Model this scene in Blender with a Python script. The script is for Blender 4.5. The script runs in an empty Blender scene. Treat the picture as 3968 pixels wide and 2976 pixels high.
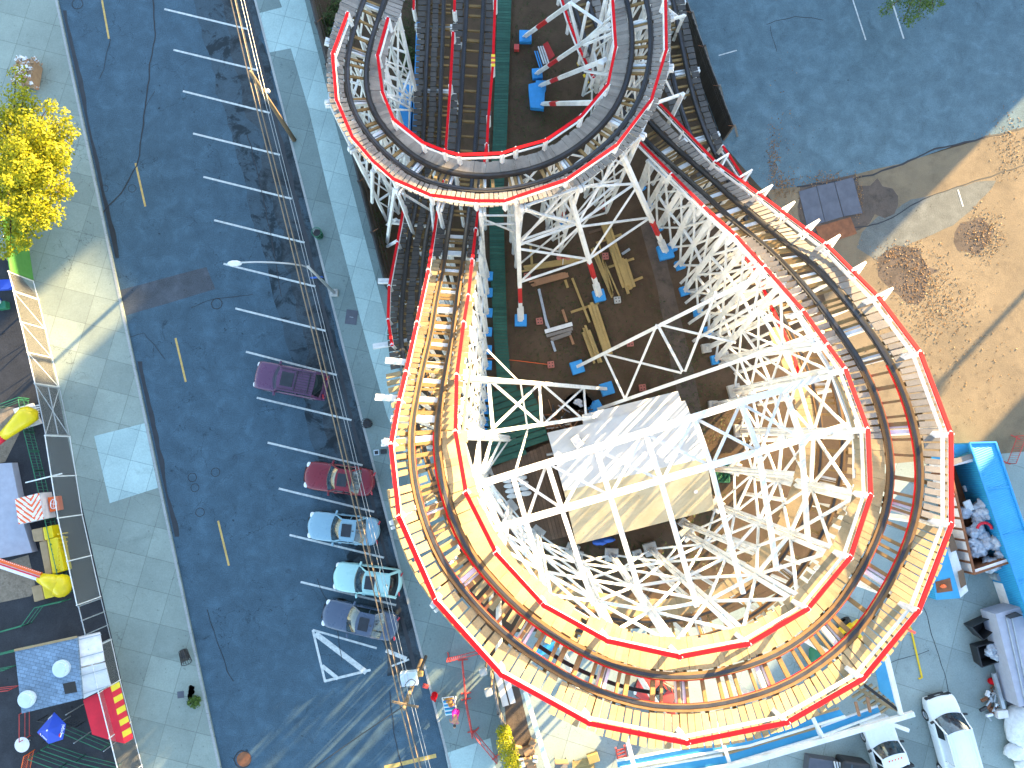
import bpy, bmesh, math, random
from mathutils import Vector, Matrix, noise as mnoise
rnd = random.Random(7)
SC = bpy.context.scene
COL = SC.collection
# ------------------------------------------------------------------ camera geometry (drone looking almost straight down)
CAM_H = 49.0; FPX = 2857.0; CX, CY = 1984.0, 1488.0
_d = Vector(((1930 - CX) / FPX, -(1765 - CY) / FPX, -1)).normalized()
_up = -_d
_x = Vector((1, 0, 0)); _x = (_x - _up * _x.dot(_up)).normalized()
_y = _up.cross(_x)
RW = Matrix((_x, _y, _up))
CAMP = Vector((0, 0, CAM_H))
def P(px, py, h=0.0):
    v = RW @ Vector(((px - CX) / FPX, -(py - CY) / FPX, -1))
    return CAMP + v * ((h - CAM_H) / v.z)
def PX(p):
    v = RW.transposed() @ (Vector(p) - CAMP)
    return (CX + FPX * v.x / -v.z, CY - FPX * v.y / -v.z)
cam = bpy.data.cameras.new('camera'); cam.sensor_width = 36; cam.lens = 36 * FPX / 3968; cam.clip_end = 2000; cam.clip_start = .1
camo = bpy.data.objects.new('camera', cam); COL.objects.link(camo)
camo.matrix_world = Matrix.Translation(CAMP) @ RW.to_4x4()
SC.camera = camo
# ------------------------------------------------------------------ light
SUN_EL = math.radians(12.5); SUN_AZ = math.radians(45)
w = bpy.data.worlds.new('World'); SC.world = w; w.use_nodes = True
nt = w.node_tree; bg = nt.nodes['Background']
sky = nt.nodes.new('ShaderNodeTexSky'); sky.sky_type = 'NISHITA'; sky.sun_disc = False
sky.sun_elevation = SUN_EL; sky.sun_rotation = SUN_AZ; sky.air_density = 1.0; sky.dust_density = .6; sky.ozone_density = .8
nt.links.new(sky.outputs[0], bg.inputs[0]); bg.inputs[1].default_value = .125
sl = bpy.data.lights.new('sun', 'SUN'); sl.energy = 5; sl.angle = math.radians(.55); sl.color = (1, .72, .36)
so = bpy.data.objects.new('sun', sl); COL.objects.link(so)
sdir = Vector((math.sin(SUN_AZ) * math.cos(SUN_EL), math.cos(SUN_AZ) * math.cos(SUN_EL), math.sin(SUN_EL)))
so.rotation_euler = sdir.to_track_quat('Z', 'Y').to_euler(); so.location = (60, 60, 60)
SC.view_settings.view_transform = 'Standard'; SC.view_settings.look = 'None'; SC.view_settings.exposure = 2.95; SC.view_settings.gamma = 1
SC.cycles.max_bounces = 6; SC.cycles.diffuse_bounces = 3; SC.cycles.transparent_max_bounces = 12
# ------------------------------------------------------------------ materials
def newmat(name):
    m = bpy.data.materials.new(name); m.use_nodes = True
    return m, m.node_tree.nodes, m.node_tree.links, m.node_tree.nodes['Principled BSDF']
def tc(N, L, rot=0, scale=(1, 1, 1)):
    t = N.new('ShaderNodeTexCoord'); mp = N.new('ShaderNodeMapping')
    mp.inputs['Rotation'].default_value[2] = rot; mp.inputs['Scale'].default_value = scale
    L.new(t.outputs['Object'], mp.inputs[0]); return mp.outputs[0]
def nz(N, L, co, sc, det=5, rough=.6, dist=0):
    n = N.new('ShaderNodeTexNoise'); n.inputs['Scale'].default_value = sc; n.inputs['Detail'].default_value = det
    n.inputs['Roughness'].default_value = rough; n.inputs['Distortion'].default_value = dist
    L.new(co, n.inputs['Vector']); return n.outputs['Fac']
def ramp(N, L, f, stops):
    r = N.new('ShaderNodeValToRGB'); e = r.color_ramp.elements
    while len(e) < len(stops): e.new(.5)
    for i, (p, c) in enumerate(stops):
        e[i].position = p; e[i].color = (c[0], c[1], c[2], 1) if not isinstance(c, (int, float)) else (c, c, c, 1)
    L.new(f, r.inputs[0]); return r.outputs[0]
def mix(N, L, f, a, b, mode='MIX'):
    m = N.new('ShaderNodeMix'); m.data_type = 'RGBA'; m.blend_type = mode
    if isinstance(f, (int, float)): m.inputs[0].default_value = f
    else: L.new(f, m.inputs[0])
    for k, v in ((6, a), (7, b)):
        if isinstance(v, (tuple, list)): m.inputs[k].default_value = (v[0], v[1], v[2], 1)
        else: L.new(v, m.inputs[k])
    return m.outputs[2]
def bump(N, L, b, h, st=.3, d=.02):
    n = N.new('ShaderNodeBump'); n.inputs['Strength'].default_value = st; n.inputs['Distance'].default_value = d
    L.new(h, n.inputs['Height']); L.new(n.outputs[0], b.inputs['Normal'])
def sc3(c, k): return tuple(min(1, x * k) for x in c)
def simple(name, c, rough=.6, var=.25, sc=3, metal=0, bmp=.15, spec=.5, fine=30, coat=0):
    m, N, L, b = newmat(name); co = tc(N, L)
    f = nz(N, L, co, sc, 6); g = nz(N, L, co, fine, 3)
    c1 = ramp(N, L, f, [(.3, sc3(c, 1 - var)), (.7, sc3(c, 1 + var))])
    c2 = mix(N, L, .35, c1, mix(N, L, g, sc3(c, .7), sc3(c, 1.25)))
    L.new(c2, b.inputs['Base Color']); b.inputs['Roughness'].default_value = rough; b.inputs['Metallic'].default_value = metal
    b.inputs['Specular IOR Level'].default_value = spec
    b.inputs['Coat Weight'].default_value = coat
    if bmp: bump(N, L, b, g, bmp)
    return m
def paint(name, c, rough=.3, dirt=.12, coat=.6):
    m, N, L, b = newmat(name); co = tc(N, L); f = nz(N, L, co, 2.5, 6)
    L.new(mix(N, L, ramp(N, L, f, [(.45, 0), (.8, dirt)]), c, sc3(c, .55)), b.inputs['Base Color'])
    L.new(ramp(N, L, f, [(.3, rough), (.8, min(1, rough + .2))]), b.inputs['Roughness'])
    b.inputs['Coat Weight'].default_value = coat; b.inputs['Coat Roughness'].default_value = .08
    return m
ROADROT = math.atan2(1, .2455)
def asphalt(name, c, stain=.6, tint=(1, 1, 1), crack=1.0, rot=.24, st=(.62, .72)):
    m, N, L, b = newmat(name); co = tc(N, L); cs = tc(N, L, rot, (1, .12, 1))
    big = nz(N, L, co, .12, 5, .6); mid = nz(N, L, co, .9, 7, .65, .4); fine = nz(N, L, co, 14, 4, .7); streak = nz(N, L, cs, .7, 5, .6)
    col = ramp(N, L, big, [(.3, sc3(c, .78)), (.7, sc3(c, 1.22))])
    col = mix(N, L, .55, col, ramp(N, L, streak, [(.3, sc3(c, .65)), (.7, sc3(c, 1.4))]))
    col = mix(N, L, .5, col, ramp(N, L, mid, [(.34, sc3(c, .38)), (.52, c), (.68, sc3(c, 1.9))]))
    col = mix(N, L, .4, col, ramp(N, L, fine, [(.3, sc3(c, .4)), (.7, sc3(c, 1.9))]))
    # worn dark spots and oil
    sp = ramp(N, L, nz(N, L, co, .55, 8, .72, .6), [(st[0], 0), (st[1], stain)])
    col = mix(N, L, sp, col, sc3(c, .28))
    dots = ramp(N, L, nz(N, L, co, 2.3, 2, .5), [(.73, 0), (.76, .7)])
    col = mix(N, L, dots, col, sc3(c, .25))
    # cracks
    wv = N.new('ShaderNodeVectorMath'); wv.operation = 'ADD'
    nn = N.new('ShaderNodeTexNoise'); nn.inputs['Scale'].default_value = 1.6; nn.inputs['Detail'].default_value = 6; L.new(co, nn.inputs['Vector'])
    sc_ = N.new('ShaderNodeVectorMath'); sc_.operation = 'SCALE'; sc_.inputs[3].default_value = 1.6; L.new(nn.outputs['Color'], sc_.inputs[0])
    L.new(co, wv.inputs[0]); L.new(sc_.outputs[0], wv.inputs[1])
    for s, wd, th in ((.32, .006, .45), (1.1, .012, .56)):
        v = N.new('ShaderNodeTexVoronoi'); v.feature = 'DISTANCE_TO_EDGE'; v.inputs['Scale'].default_value = s; L.new(wv.outputs[0], v.inputs['Vector'])
        ck = ramp(N, L, v.outputs['Distance'], [(0, 1), (wd, 0)])
        msk = ramp(N, L, nz(N, L, co, .21 + s * .1, 4, .6), [(th, 0), (th + .1, crack)])
        mm = N.new('ShaderNodeMath'); mm.operation = 'MULTIPLY'; L.new(ck, mm.inputs[0]); L.new(msk, mm.inputs[1])
        col = mix(N, L, mm.outputs[0], col, sc3(c, .3))
    L.new(col, b.inputs['Base Color']); b.inputs['Roughness'].default_value = .85
    b.inputs['Specular IOR Level'].default_value = .3
    bump(N, L, b, fine, .35, .02)
    return m
def concrete(name, c, joint=None, rot=.24, specks=.5, crack=.6, size=(1.5, 1.5)):
    m, N, L, b = newmat(name); co = tc(N, L)
    big = nz(N, L, co, .25, 6, .65); fine = nz(N, L, co, 10, 5, .7)
    col = ramp(N, L, big, [(.3, sc3(c, .72)), (.7, sc3(c, 1.2))])
    col = mix(N, L, .35, col, ramp(N, L, fine, [(.3, sc3(c, .65)), (.7, sc3(c, 1.3))]))
    dots = ramp(N, L, nz(N, L, co, 5, 2, .5), [(.7, 0), (.74, specks)])
    col = mix(N, L, dots, col, sc3(c, .3))
    st = ramp(N, L, nz(N, L, co, .5, 8, .7, .5), [(.6, 0), (.72, .35)])
    col = mix(N, L, st, col, sc3(c, .4))
    if joint:
        t = tc(N, L, rot)
        bk = N.new('ShaderNodeTexBrick'); bk.offset = 0; bk.inputs['Scale'].default_value = 1
        bk.inputs['Brick Width'].default_value = size[0]; bk.inputs['Row Height'].default_value = size[1]; bk.inputs['Mortar Size'].default_value = .022
        bk.inputs['Mortar Smooth'].default_value = .3
        bk.inputs['Color1'].default_value = (.78, .79, .8, 1); bk.inputs['Color2'].default_value = (1.0, 1.0, 1.0, 1); bk.inputs['Mortar'].default_value = (.6, .6, .6, 1)
        L.new(t, bk.inputs['Vector']); col = mix(N, L, 1.0, col, bk.outputs['Color'], 'MULTIPLY')
    if crack:
        wv = N.new('ShaderNodeVectorMath'); wv.operation = 'ADD'
        nn = N.new('ShaderNodeTexNoise'); nn.inputs['Scale'].default_value = 2; nn.inputs['Detail'].default_value = 5; L.new(co, nn.inputs['Vector'])
        L.new(co, wv.inputs[0]); L.new(nn.outputs['Color'], wv.inputs[1])
        v = N.new('ShaderNodeTexVoronoi'); v.feature = 'DISTANCE_TO_EDGE'; v.inputs['Scale'].default_value = .8; L.new(wv.outputs[0], v.inputs['Vector'])
        ck = ramp(N, L, v.outputs['Distance'], [(0, 1), (.014, 0)])
        msk = ramp(N, L, nz(N, L, co, .3, 3), [(.55, 0), (.62, crack)])
        mm = N.new('ShaderNodeMath'); mm.operation = 'MULTIPLY'; L.new(ck, mm.inputs[0]); L.new(msk, mm.inputs[1])
        col = mix(N, L, mm.outputs[0], col, sc3(c, .3))
    L.new(col, b.inputs['Base Color']); b.inputs['Roughness'].default_value = .8; b.inputs['Specular IOR Level'].default_value = .3
    bump(N, L, b, fine, .2, .01)
    return m
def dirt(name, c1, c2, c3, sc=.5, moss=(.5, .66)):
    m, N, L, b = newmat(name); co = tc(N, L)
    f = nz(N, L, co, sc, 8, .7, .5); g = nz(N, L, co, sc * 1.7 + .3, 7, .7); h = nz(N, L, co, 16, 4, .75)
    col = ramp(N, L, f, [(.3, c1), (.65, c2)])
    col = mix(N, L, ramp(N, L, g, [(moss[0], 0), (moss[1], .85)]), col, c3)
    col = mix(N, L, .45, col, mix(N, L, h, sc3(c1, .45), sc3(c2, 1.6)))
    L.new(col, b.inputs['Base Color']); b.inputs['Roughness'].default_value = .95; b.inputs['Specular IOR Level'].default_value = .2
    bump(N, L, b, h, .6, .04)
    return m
def wood(name, c, var=.35, rough=.75, sc=1.5):
    m, N, L, b = newmat(name); co = tc(N, L)
    f = nz(N, L, co, sc, 6, .7); g = nz(N, L, co, 22, 5, .7, 1.5)
    col = ramp(N, L, f, [(.3, sc3(c, 1 - var)), (.7, sc3(c, 1 + var))])
    col = mix(N, L, .5, col, ramp(N, L, g, [(.3, sc3(c, .55)), (.7, sc3(c, 1.35))]))
    oi = N.new('ShaderNodeNewGeometry')
    rr = ramp(N, L, oi.outputs['Random Per Island'], [(0, .72), (1, 1.0)])
    col = mix(N, L, 1.0, col, rr, 'MULTIPLY')
    L.new(col, b.inputs['Base Color']); b.inputs['Roughness'].default_value = rough; b.inputs['Specular IOR Level'].default_value = .3
    bump(N, L, b, g, .3, .01)
    return m
def whitewood(name, c=(.74, .74, .72)):
    m, N, L, b = newmat(name); co = tc(N, L)
    f = nz(N, L, co, .8, 7, .7); g = nz(N, L, co, 9, 5, .75)
    col = ramp(N, L, f, [(.32, sc3(c, .7)), (.55, c)])
    col = mix(N, L, ramp(N, L, g, [(.6, 0), (.72, .45)]), col, (.3, .26, .2))
    L.new(col, b.inputs['Base Color']); b.inputs['Roughness'].default_value = .65
    return m
def leafmat(name, c1, c2, trans=.35):
    m, N, L, b = newmat(name)
    g = N.new('ShaderNodeNewGeometry')
    col = ramp(N, L, g.outputs['Random Per Island'], [(0, c1), (1, c2)])
    L.new(col, b.inputs['Base Color']); b.inputs['Roughness'].default_value = .6; b.inputs['Specular IOR Level'].default_value = .3
    t = N.new('ShaderNodeBsdfTranslucent'); L.new(col, t.inputs[0])
    ms = N.new('ShaderNodeMixShader'); ms.inputs[0].default_value = trans
    L.new(b.outputs[0], ms.inputs[1]); L.new(t.outputs[0], ms.inputs[2]); L.new(ms.outputs[0], N['Material Output'].inputs[0])
    return m
def glassmat(name, c=(.02, .035, .045), rough=.06):
    m, N, L, b = newmat(name); co = tc(N, L); f = nz(N, L, co, 4, 4)
    L.new(ramp(N, L, f, [(.35, sc3(c, .5)), (.65, sc3(c, 1.8))]), b.inputs['Base Color'])
    b.inputs['Roughness'].default_value = rough; b.inputs['Specular IOR Level'].default_value = .9
    return m
def linkmat(name, c, sx=16, cover=.25):
    # woven wire: two families of thin wires with open air between
    m, N, L, b = newmat(name); t = N.new('ShaderNodeTexCoord')
    outs = []
    for a in (math.radians(45), math.radians(-45)):
        mp = N.new('ShaderNodeMapping'); mp.inputs['Rotation'].default_value[0] = a
        mp.inputs['Rotation'].default_value[2] = 0
        L.new(t.outputs['UV'], mp.inputs[0]); mp.inputs['Rotation'].default_value = (0, 0, a)
        wv = N.new('ShaderNodeTexWave'); wv.inputs['Scale'].default_value = sx; L.new(mp.outputs[0], wv.inputs[0])
        outs.append(ramp(N, L, wv.outputs['Fac'], [(1 - cover, 0), (1 - cover + .08, 1)]))
    mx = N.new('ShaderNodeMath'); mx.operation = 'MAXIMUM'; L.new(outs[0], mx.inputs[0]); L.new(outs[1], mx.inputs[1])
    b.inputs['Base Color'].default_value = (*c, 1); b.inputs['Metallic'].default_value = .6; b.inputs['Roughness'].default_value = .45
    L.new(mx.outputs[0], b.inputs['Alpha'])
    return m
def ribbed(name, c, c2, sx=40, rot=0, stain=(.25, .13, .05), st=.6):
    m, N, L, b = newmat(name); co = tc(N, L, rot); c0 = tc(N, L)
    wv = N.new('ShaderNodeTexWave'); wv.inputs['Scale'].default_value = sx; wv.inputs['Distortion'].default_value = .3; wv.inputs['Detail Scale'].default_value = .5; L.new(co, wv.inputs[0])
    f = nz(N, L, c0, .6, 6, .7)
    col = ramp(N, L, f, [(.35, c), (.65, c2)])
    col = mix(N, L, ramp(N, L, wv.outputs['Fac'], [(.1, .35), (.5, 0)]), col, sc3(c, .45))
    col = mix(N, L, ramp(N, L, nz(N, L, c0, 3, 7, .75), [(.62, 0), (.7, st)]), col, stain)
    L.new(col, b.inputs['Base Color']); b.inputs['Roughness'].default_value = .5; b.inputs['Metallic'].default_value = .15
    bump(N, L, b, wv.outputs['Fac'], .6, .03)
    return m
M = {}
M['road'] = asphalt('asphalt_road', (.048, .087, .118), .8)
M['stall'] = asphalt('asphalt_stalls', (.042, .068, .088), .9, st=(.5, .57), crack=1)
M['lot'] = asphalt('asphalt_lot', (.088, .14, .165), .5, rot=.35, crack=.4)
M['dark'] = asphalt('asphalt_dark', (.03, .031, .036), .5, crack=.2)
M['apron'] = asphalt('asphalt_apron', (.12, .125, .115), .6, crack=.6)
M['patch'] = asphalt('asphalt_patch', (.06, .068, .08), .3, crack=.4)
M['walk_l'] = concrete('concrete_left', (.265, .31, .27), True, size=(2.05, 1.95), crack=.9)
M['walk_r'] = concrete('concrete_right', (.19, .25, .24), True, size=(1.8, 2.3))
M['walk_new'] = concrete('concrete_new', (.40, .53, .51), True, size=(1.55, 2.0), crack=0, specks=.3)
M['yard'] = concrete('concrete_yard', (.30, .36, .34), True, rot=.3, size=(3.2, 3.2), specks=.6)
M['kerb'] = concrete('concrete_kerb', (.33, .34, .33), None, crack=.2)
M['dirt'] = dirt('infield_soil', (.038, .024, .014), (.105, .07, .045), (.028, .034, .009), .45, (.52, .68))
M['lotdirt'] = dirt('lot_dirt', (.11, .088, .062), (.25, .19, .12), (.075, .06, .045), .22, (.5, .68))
M['wetdirt'] = dirt('oily_soil', (.06, .05, .042), (.13, .10, .08), (.02, .018, .016), .6)
M['mulch'] = dirt('mulch', (.12, .09, .06), (.3, .24, .18), (.06, .045, .03), 2.5)
M['yellowline'] = simple('yellow_road_paint', (.5, .33, .1), .8, .35, 5)
M['whiteline'] = simple('white_road_paint', (.5, .52, .5), .8, .4, 5)
M['white'] = whitewood('white_painted_timber')
M['deckgrey'] = wood('weathered_planks', (.235, .21, .185))
M['deckdark'] = wood('dark_shade_planks', (.075, .07, .066))  # near-black plank copy, shade of the low tracks put into the colour
M['deck'] = wood('sun_toned_planks', (.34, .245, .13))  # warm plank copy, golden sunlight put into the colour
M['tie'] = wood('tie_timber', (.27, .17, .065))
M['rail'] = wood('rail_timber', (.17, .092, .036), .4)
M['raildark'] = wood('dark_shade_timber', (.035, .032, .03), .4)  # rail timber with shade painted in; also serves dark boards
M['strap'] = simple('rail_steel', (.045, .045, .05), .38, .35, 2, metal=.7)
M['red'] = simple('red_handrail_paint', (.52, .004, .010), .7, .18, 1.5, spec=.15, bmp=0)
M['redband'] = paint('red_band_paint', (.45, .02, .02), .55, .3, 0)
M['blue'] = simple('blue_footing_paint', (.03, .27, .62), .6, .15)
M['pad'] = concrete('footing_concrete', (.42, .41, .38), None)
M['green'] = wood('green_painted_boards', (.03, .105, .075), .3)
M['brownplank'] = wood('brown_planks', (.15, .095, .06), .35)
M['lumber'] = wood('fresh_lumber', (.42, .29, .11), .3)
M['lumber2'] = wood('reddish_lumber', (.36, .19, .10), .3)
M['block'] = simple('red_clay_block', (.38, .13, .10), .85, .25)
M['steel'] = simple('galvanised_steel', (.42, .44, .45), .45, .2, metal=.6)
M['rust'] = simple('rusty_steel', (.20, .075, .03), .8, .5, 2.5)
M['black'] = simple('black_plastic', (.018, .018, .02), .5, .3)
M['rubber'] = simple('tyre_rubber', (.02, .02, .02), .8, .2)
M['chrome'] = simple('alloy', (.5, .5, .52), .3, .15, metal=.9, bmp=0)
M['glass'] = glassmat('car_glass'); M['glassb'] = glassmat('tinted_glass', (.006, .007, .009))
M['interior'] = simple('car_seat_cloth', (.10, .085, .07), .9, .3)
M['lamp'] = paint('headlamp_lens', (.7, .72, .74), .15, .05, 1); M['tail'] = paint('taillamp_lens', (.4, .01, .015), .2, .05, 1)
M['roofmetal'] = ribbed('corrugated_white_sheet', (.72, .73, .73), (.60, .61, .61), 5.2, .262, (.4, .36, .3), .25)
M['roofrust'] = ribbed('corrugated_tan_sheet', (.60, .52, .36), (.52, .43, .27), 5.2, .262, (.25, .12, .04), .7)
M['blueroof'] = ribbed('blue_corrugated_sheet', (.03, .30, .55), (.05, .36, .62), 6, .25, (.3, .33, .33), .2)
M['bluecont'] = ribbed('blue_container_sheet', (.02, .28, .52), (.03, .33, .6), 3.0, 1.85, (.1, .2, .25), .2)
M['bag'] = simple('clear_plastic_bag', (.42, .45, .5), .25, .5, 5, bmp=.5)
M['sack'] = simple('white_sack', (.66, .66, .64), .7, .2, 5, bmp=.3)
M['wire'] = simple('copper_toned_cable', (.24, .17, .10), .5, .3); M['wireb'] = simple('dark_cable', (.03, .03, .03), .5, .2)
M['pole'] = wood('pole_timber', (.22, .16, .10), .3)
M['link'] = linkmat('chain_link', (.4, .4, .37), 5.5, .13)
M['bark'] = wood('bark', (.10, .07, .05), .4)
M['leafy'] = leafmat('yellow_green_leaf', (.16, .19, .008), (.5, .46, .015), .45); M['leafg'] = leafmat('green_leaf', (.03, .07, .01), (.12, .2, .03))
M['leafd'] = leafmat('dry_leaf', (.10, .05, .02), (.34, .19, .08), .1)
M['grass'] = leafmat('weed_leaf', (.02, .045, .01), (.06, .1, .02), .2)
M['yellow'] = paint('yellow_paint', (.78, .52, .005), .4, .2, .3); M['vinyl'] = simple('yellow_vinyl', (.75, .55, .005), .35, .15, 2)
M['tan'] = simple('tan_canvas', (.36, .25, .14), .9, .2); M['orange'] = paint('orange_paint', (.8, .12, .01), .45, .2, .3)
M['ledwhite'] = simple('white_fascia', (.75, .7, .68), .5, .2)
M['cone'] = simple('ride_platform', (.33, .34, .4), .7, .15, 2)
M['gmetal'] = paint('green_metal', (.02, .16, .08), .5, .2, 0); M['greenpanel'] = paint('green_panel', (.08, .26, .05), .5, .3, .1)
M['redmetal'] = paint('red_barricade_paint', (.50, .05, .04), .5, .25, 0)
M['kiosk'] = None
M['canvasred'] = simple('red_canvas', (.60, .01, .03), .7, .15, 2); M['canvasyel'] = simple('yellow_canvas', (.72, .55, .03), .7, .15, 2)
M['parasol'] = simple('blue_canvas', (.015, .06, .42), .7, .2, 2)
M['print'] = simple('white_print', (.8, .8, .8), .6, .05, bmp=0); M['printred'] = simple('red_print', (.55, .02, .03), .6, .05, bmp=0); M['printblue'] = simple('blue_print', (.02, .08, .4), .6, .05, bmp=0)
M['vent'] = simple('vent_enamel', (.5, .58, .64), .5, .1)
M['metalplate'] = simple('steel_road_plate', (.10, .105, .125), .5, .3, 1.2, metal=.5)
M['brick'] = simple('brick_wall', (.25, .11, .07), .9, .2)
M['card'] = simple('cardboard', (.32, .20, .11), .9, .3); M['paper'] = simple('waste_paper', (.6, .6, .6), .9, .2)
M['skin'] = simple('skin', (.42, .22, .14), .5, .1, 5, bmp=0); M['pink'] = simple('pink_cloth', (.75, .01, .32), .8, .15); M['hair'] = simple('dark_hair', (.04, .022, .014), .6, .3)
M['towelb'] = simple('blue_towel', (.02, .12, .32), .95, .2); M['towelt'] = simple('teal_towel', (.03, .3, .42), .95, .2); M['fur'] = simple('orange_brown_cloth', (.42, .19, .05), .95, .5, 8)
M['tarp'] = simple('blue_tarp', (.02, .11, .5), .5, .3, 4); M['greennet'] = simple('green_net', (.02, .12, .06), .9, .4, 6)
# ------------------------------------------------------------------ mesh helper
class MB:
    def __init__(s): s.v = []; s.f = []; s.m = []; s.uv = []
    def quad(s, pts, mi=0):
        b = len(s.v); s.v += [tuple(p) for p in pts]; s.f.append(tuple(range(b, b + len(pts)))); s.m.append(mi); return s
    def hexa(s, c, mi=0):          # 8 corners: 4 bottom, 4 top (ccw)
        b = len(s.v); s.v += [tuple(p) for p in c]
        for f in ((3, 2, 1, 0), (4, 5, 6, 7), (0, 1, 5, 4), (1, 2, 6, 5), (2, 3, 7, 6), (3, 0, 4, 7)):
            s.f.append(tuple(b + i for i in f)); s.m.append(mi)
        return s
    def box(s, c, d, rz=0, mi=0, tilt=None):
        R = Matrix.Rotation(rz, 3, 'Z')
        if tilt: R = R @ Matrix.Rotation(tilt[1], 3, tilt[0])
        c = Vector(c); x, y, z = d[0] / 2, d[1] / 2, d[2] / 2
        return s.hexa([c + R @ Vector(q) for q in ((-x, -y, -z), (x, -y, -z), (x, y, -z), (-x, y, -z), (-x, -y, z), (x, -y, z), (x, y, z), (-x, y, z))], mi)
    def beam(s, a, b, w=.2, d=None, mi=0, up=(0, 0, 1)):
        a = Vector(a); b = Vector(b); t = b - a
        if t.length < 1e-4: return s
        t.normalize(); k = 1 + rnd.uniform(-.04, .04); w *= k; d = (d or w) * k
        u = Vector(up)
        if abs(t.dot(u)) > .96: u = Vector((.7, .7, 0))
        sx = t.cross(u).normalized(); sz = sx.cross(t)
        o = [sx * (x * w / 2) + sz * (z * d / 2) for x, z in ((-1, -1), (1, -1), (1, 1), (-1, 1))]
        bi = len(s.v); s.v += [tuple(a + q) for q in o] + [tuple(b + q) for q in o]
        for f in ((3, 2, 1, 0), (4, 5, 6, 7), (0, 1, 5, 4), (1, 2, 6, 5), (2, 3, 7, 6), (3, 0, 4, 7)):
            s.f.append(tuple(bi + i for i in f)); s.m.append(mi)
        return s
    def path(s, pts, w, d, mi=0):
        for a, b in zip(pts[:-1], pts[1:]): s.beam(a, b, w, d, mi)
        return s
    def tube(s, pts, r, n=7, mi=0, cap=True):
        pts = [Vector(p) for p in pts]; rs = r if isinstance(r, (list, tuple)) else [r] * len(pts)
        b0 = len(s.v); up = None
        for i, p in enumerate(pts):
            t = (pts[min(i + 1, len(pts) - 1)] - pts[max(i - 1, 0)]).normalized()
            u = Vector((0, 0, 1)) if abs(t.z) < .95 else Vector((1, 0, 0))
            a = t.cross(u).normalized(); c = a.cross(t)
            for k in range(n):
                q = 2 * math.pi * k / n; s.v.append(tuple(p + (a * math.cos(q) + c * math.sin(q)) * rs[i]))
        for i in range(len(pts) - 1):
            for k in range(n):
                s.f.append((b0 + i * n + k, b0 + i * n + (k + 1) % n, b0 + (i + 1) * n + (k + 1) % n, b0 + (i + 1) * n + k)); s.m.append(mi)
        if cap:
            s.f.append(tuple(b0 + k for k in range(n))[::-1]); s.m.append(mi)
            s.f.append(tuple(b0 + (len(pts) - 1) * n + k for k in range(n))); s.m.append(mi)
        return s
    def cyl(s, c, r, h, n=20, mi=0, r2=None):
        c = Vector(c); return s.tube([c, c + Vector((0, 0, h))], [r, r if r2 is None else r2], n, mi)
    def lathe(s, c, prof, n=20, mi=0, mat=None):
        b = len(s.v); c = Vector(c)
        for r, z in prof:
            for k in range(n):
                q = 2 * math.pi * k / n; p = Vector((r * math.cos(q), r * math.sin(q), z))
                if mat: p = mat @ p
                s.v.append(tuple(c + p))
        for i in range(len(prof) - 1):
            for k in range(n):
                s.f.append((b + i * n + k, b + i * n + (k + 1) % n, b + (i + 1) * n + (k + 1) % n, b + (i + 1) * n + k)); s.m.append(mi)
        return s
    def poly(s, pts, th=0, mi=0, mi_side=None):   # flat polygon (world pts), thickness downwards
        pts = [Vector(p) for p in pts]; n = len(pts)
        ar = sum(pts[i].x * pts[(i + 1) % n].y - pts[(i + 1) % n].x * pts[i].y for i in range(n))
        if ar < 0: pts.reverse()
        b = len(s.v); s.v += [tuple(p) for p in pts]; s.f.append(tuple(range(b, b + n))); s.m.append(mi)
        if th:
            s.v += [(p.x, p.y, p.z - th) for p in pts]; s.f.append(tuple(range(b + 2 * n - 1, b + n - 1, -1))); s.m.append(mi)
            for i in range(n):
                j = (i + 1) % n; s.f.append((b + i, b + n + i, b + n + j, b + j)); s.m.append(mi if mi_side is None else mi_side)
        return s
    def blob(s, c, r, n=10, m=7, amp=.25, seed=0, mi=0, flat=None):
        c = Vector(c); b = len(s.v); r = Vector(r)
        for i in range(m + 1):
            th = math.pi * i / m
            for k in range(n):
                q = 2 * math.pi * k / n; d = Vector((math.sin(th) * math.cos(q), math.sin(th) * math.sin(q), math.cos(th)))
                e = 1 + amp * mnoise.noise(d * 2.2 + Vector((seed * 3.1, seed, seed * 1.7)))
                p = c + Vector((d.x * r.x, d.y * r.y, d.z * r.z)) * e
                if flat is not None and p.z < flat: p.z = flat
                s.v.append(tuple(p))
        for i in range(m):
            for k in range(n):
                s.f.append((b + i * n + k, b + (i + 1) * n + k, b + (i + 1) * n + (k + 1) % n, b + i * n + (k + 1) % n)); s.m.append(mi)
        return s
    def grid(s, rows, mi=0, flip=False):
        b = len(s.v); n = len(rows[0])
        for r in rows: s.v += [tuple(p) for p in r]
        for i in range(len(rows) - 1):
            for k in range(n - 1):
                f = (b + i * n + k, b + i * n + k + 1, b + (i + 1) * n + k + 1, b + (i + 1) * n + k)
                s.f.append(f[::-1] if flip else f); s.m.append(mi)
        return s
    def build(s, name, mats, parent=None, smooth=False, subsurf=0, bevel=0, solid=0):
        me = bpy.data.meshes.new(name); me.from_pydata(s.v, [], s.f)
        for m in (mats if isinstance(mats, (list, tuple)) else [mats]): me.materials.append(M[m] if isinstance(m, str) else m)
        for i, p in enumerate(me.polygons): p.material_index = s.m[i]; p.use_smooth = smooth
        me.update()
        o = bpy.data.objects.new(name, me); COL.objects.link(o)
        if parent: o.parent = parent
        if solid: md = o.modifiers.new('solid', 'SOLIDIFY'); md.thickness = solid
        if bevel: md = o.modifiers.new('bevel', 'BEVEL'); md.width = bevel; md.segments = 2; md.limit_method = 'ANGLE'
        if subsurf: md = o.modifiers.new('sub', 'SUBSURF'); md.levels = subsurf; md.render_levels = subsurf
        return o
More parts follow.
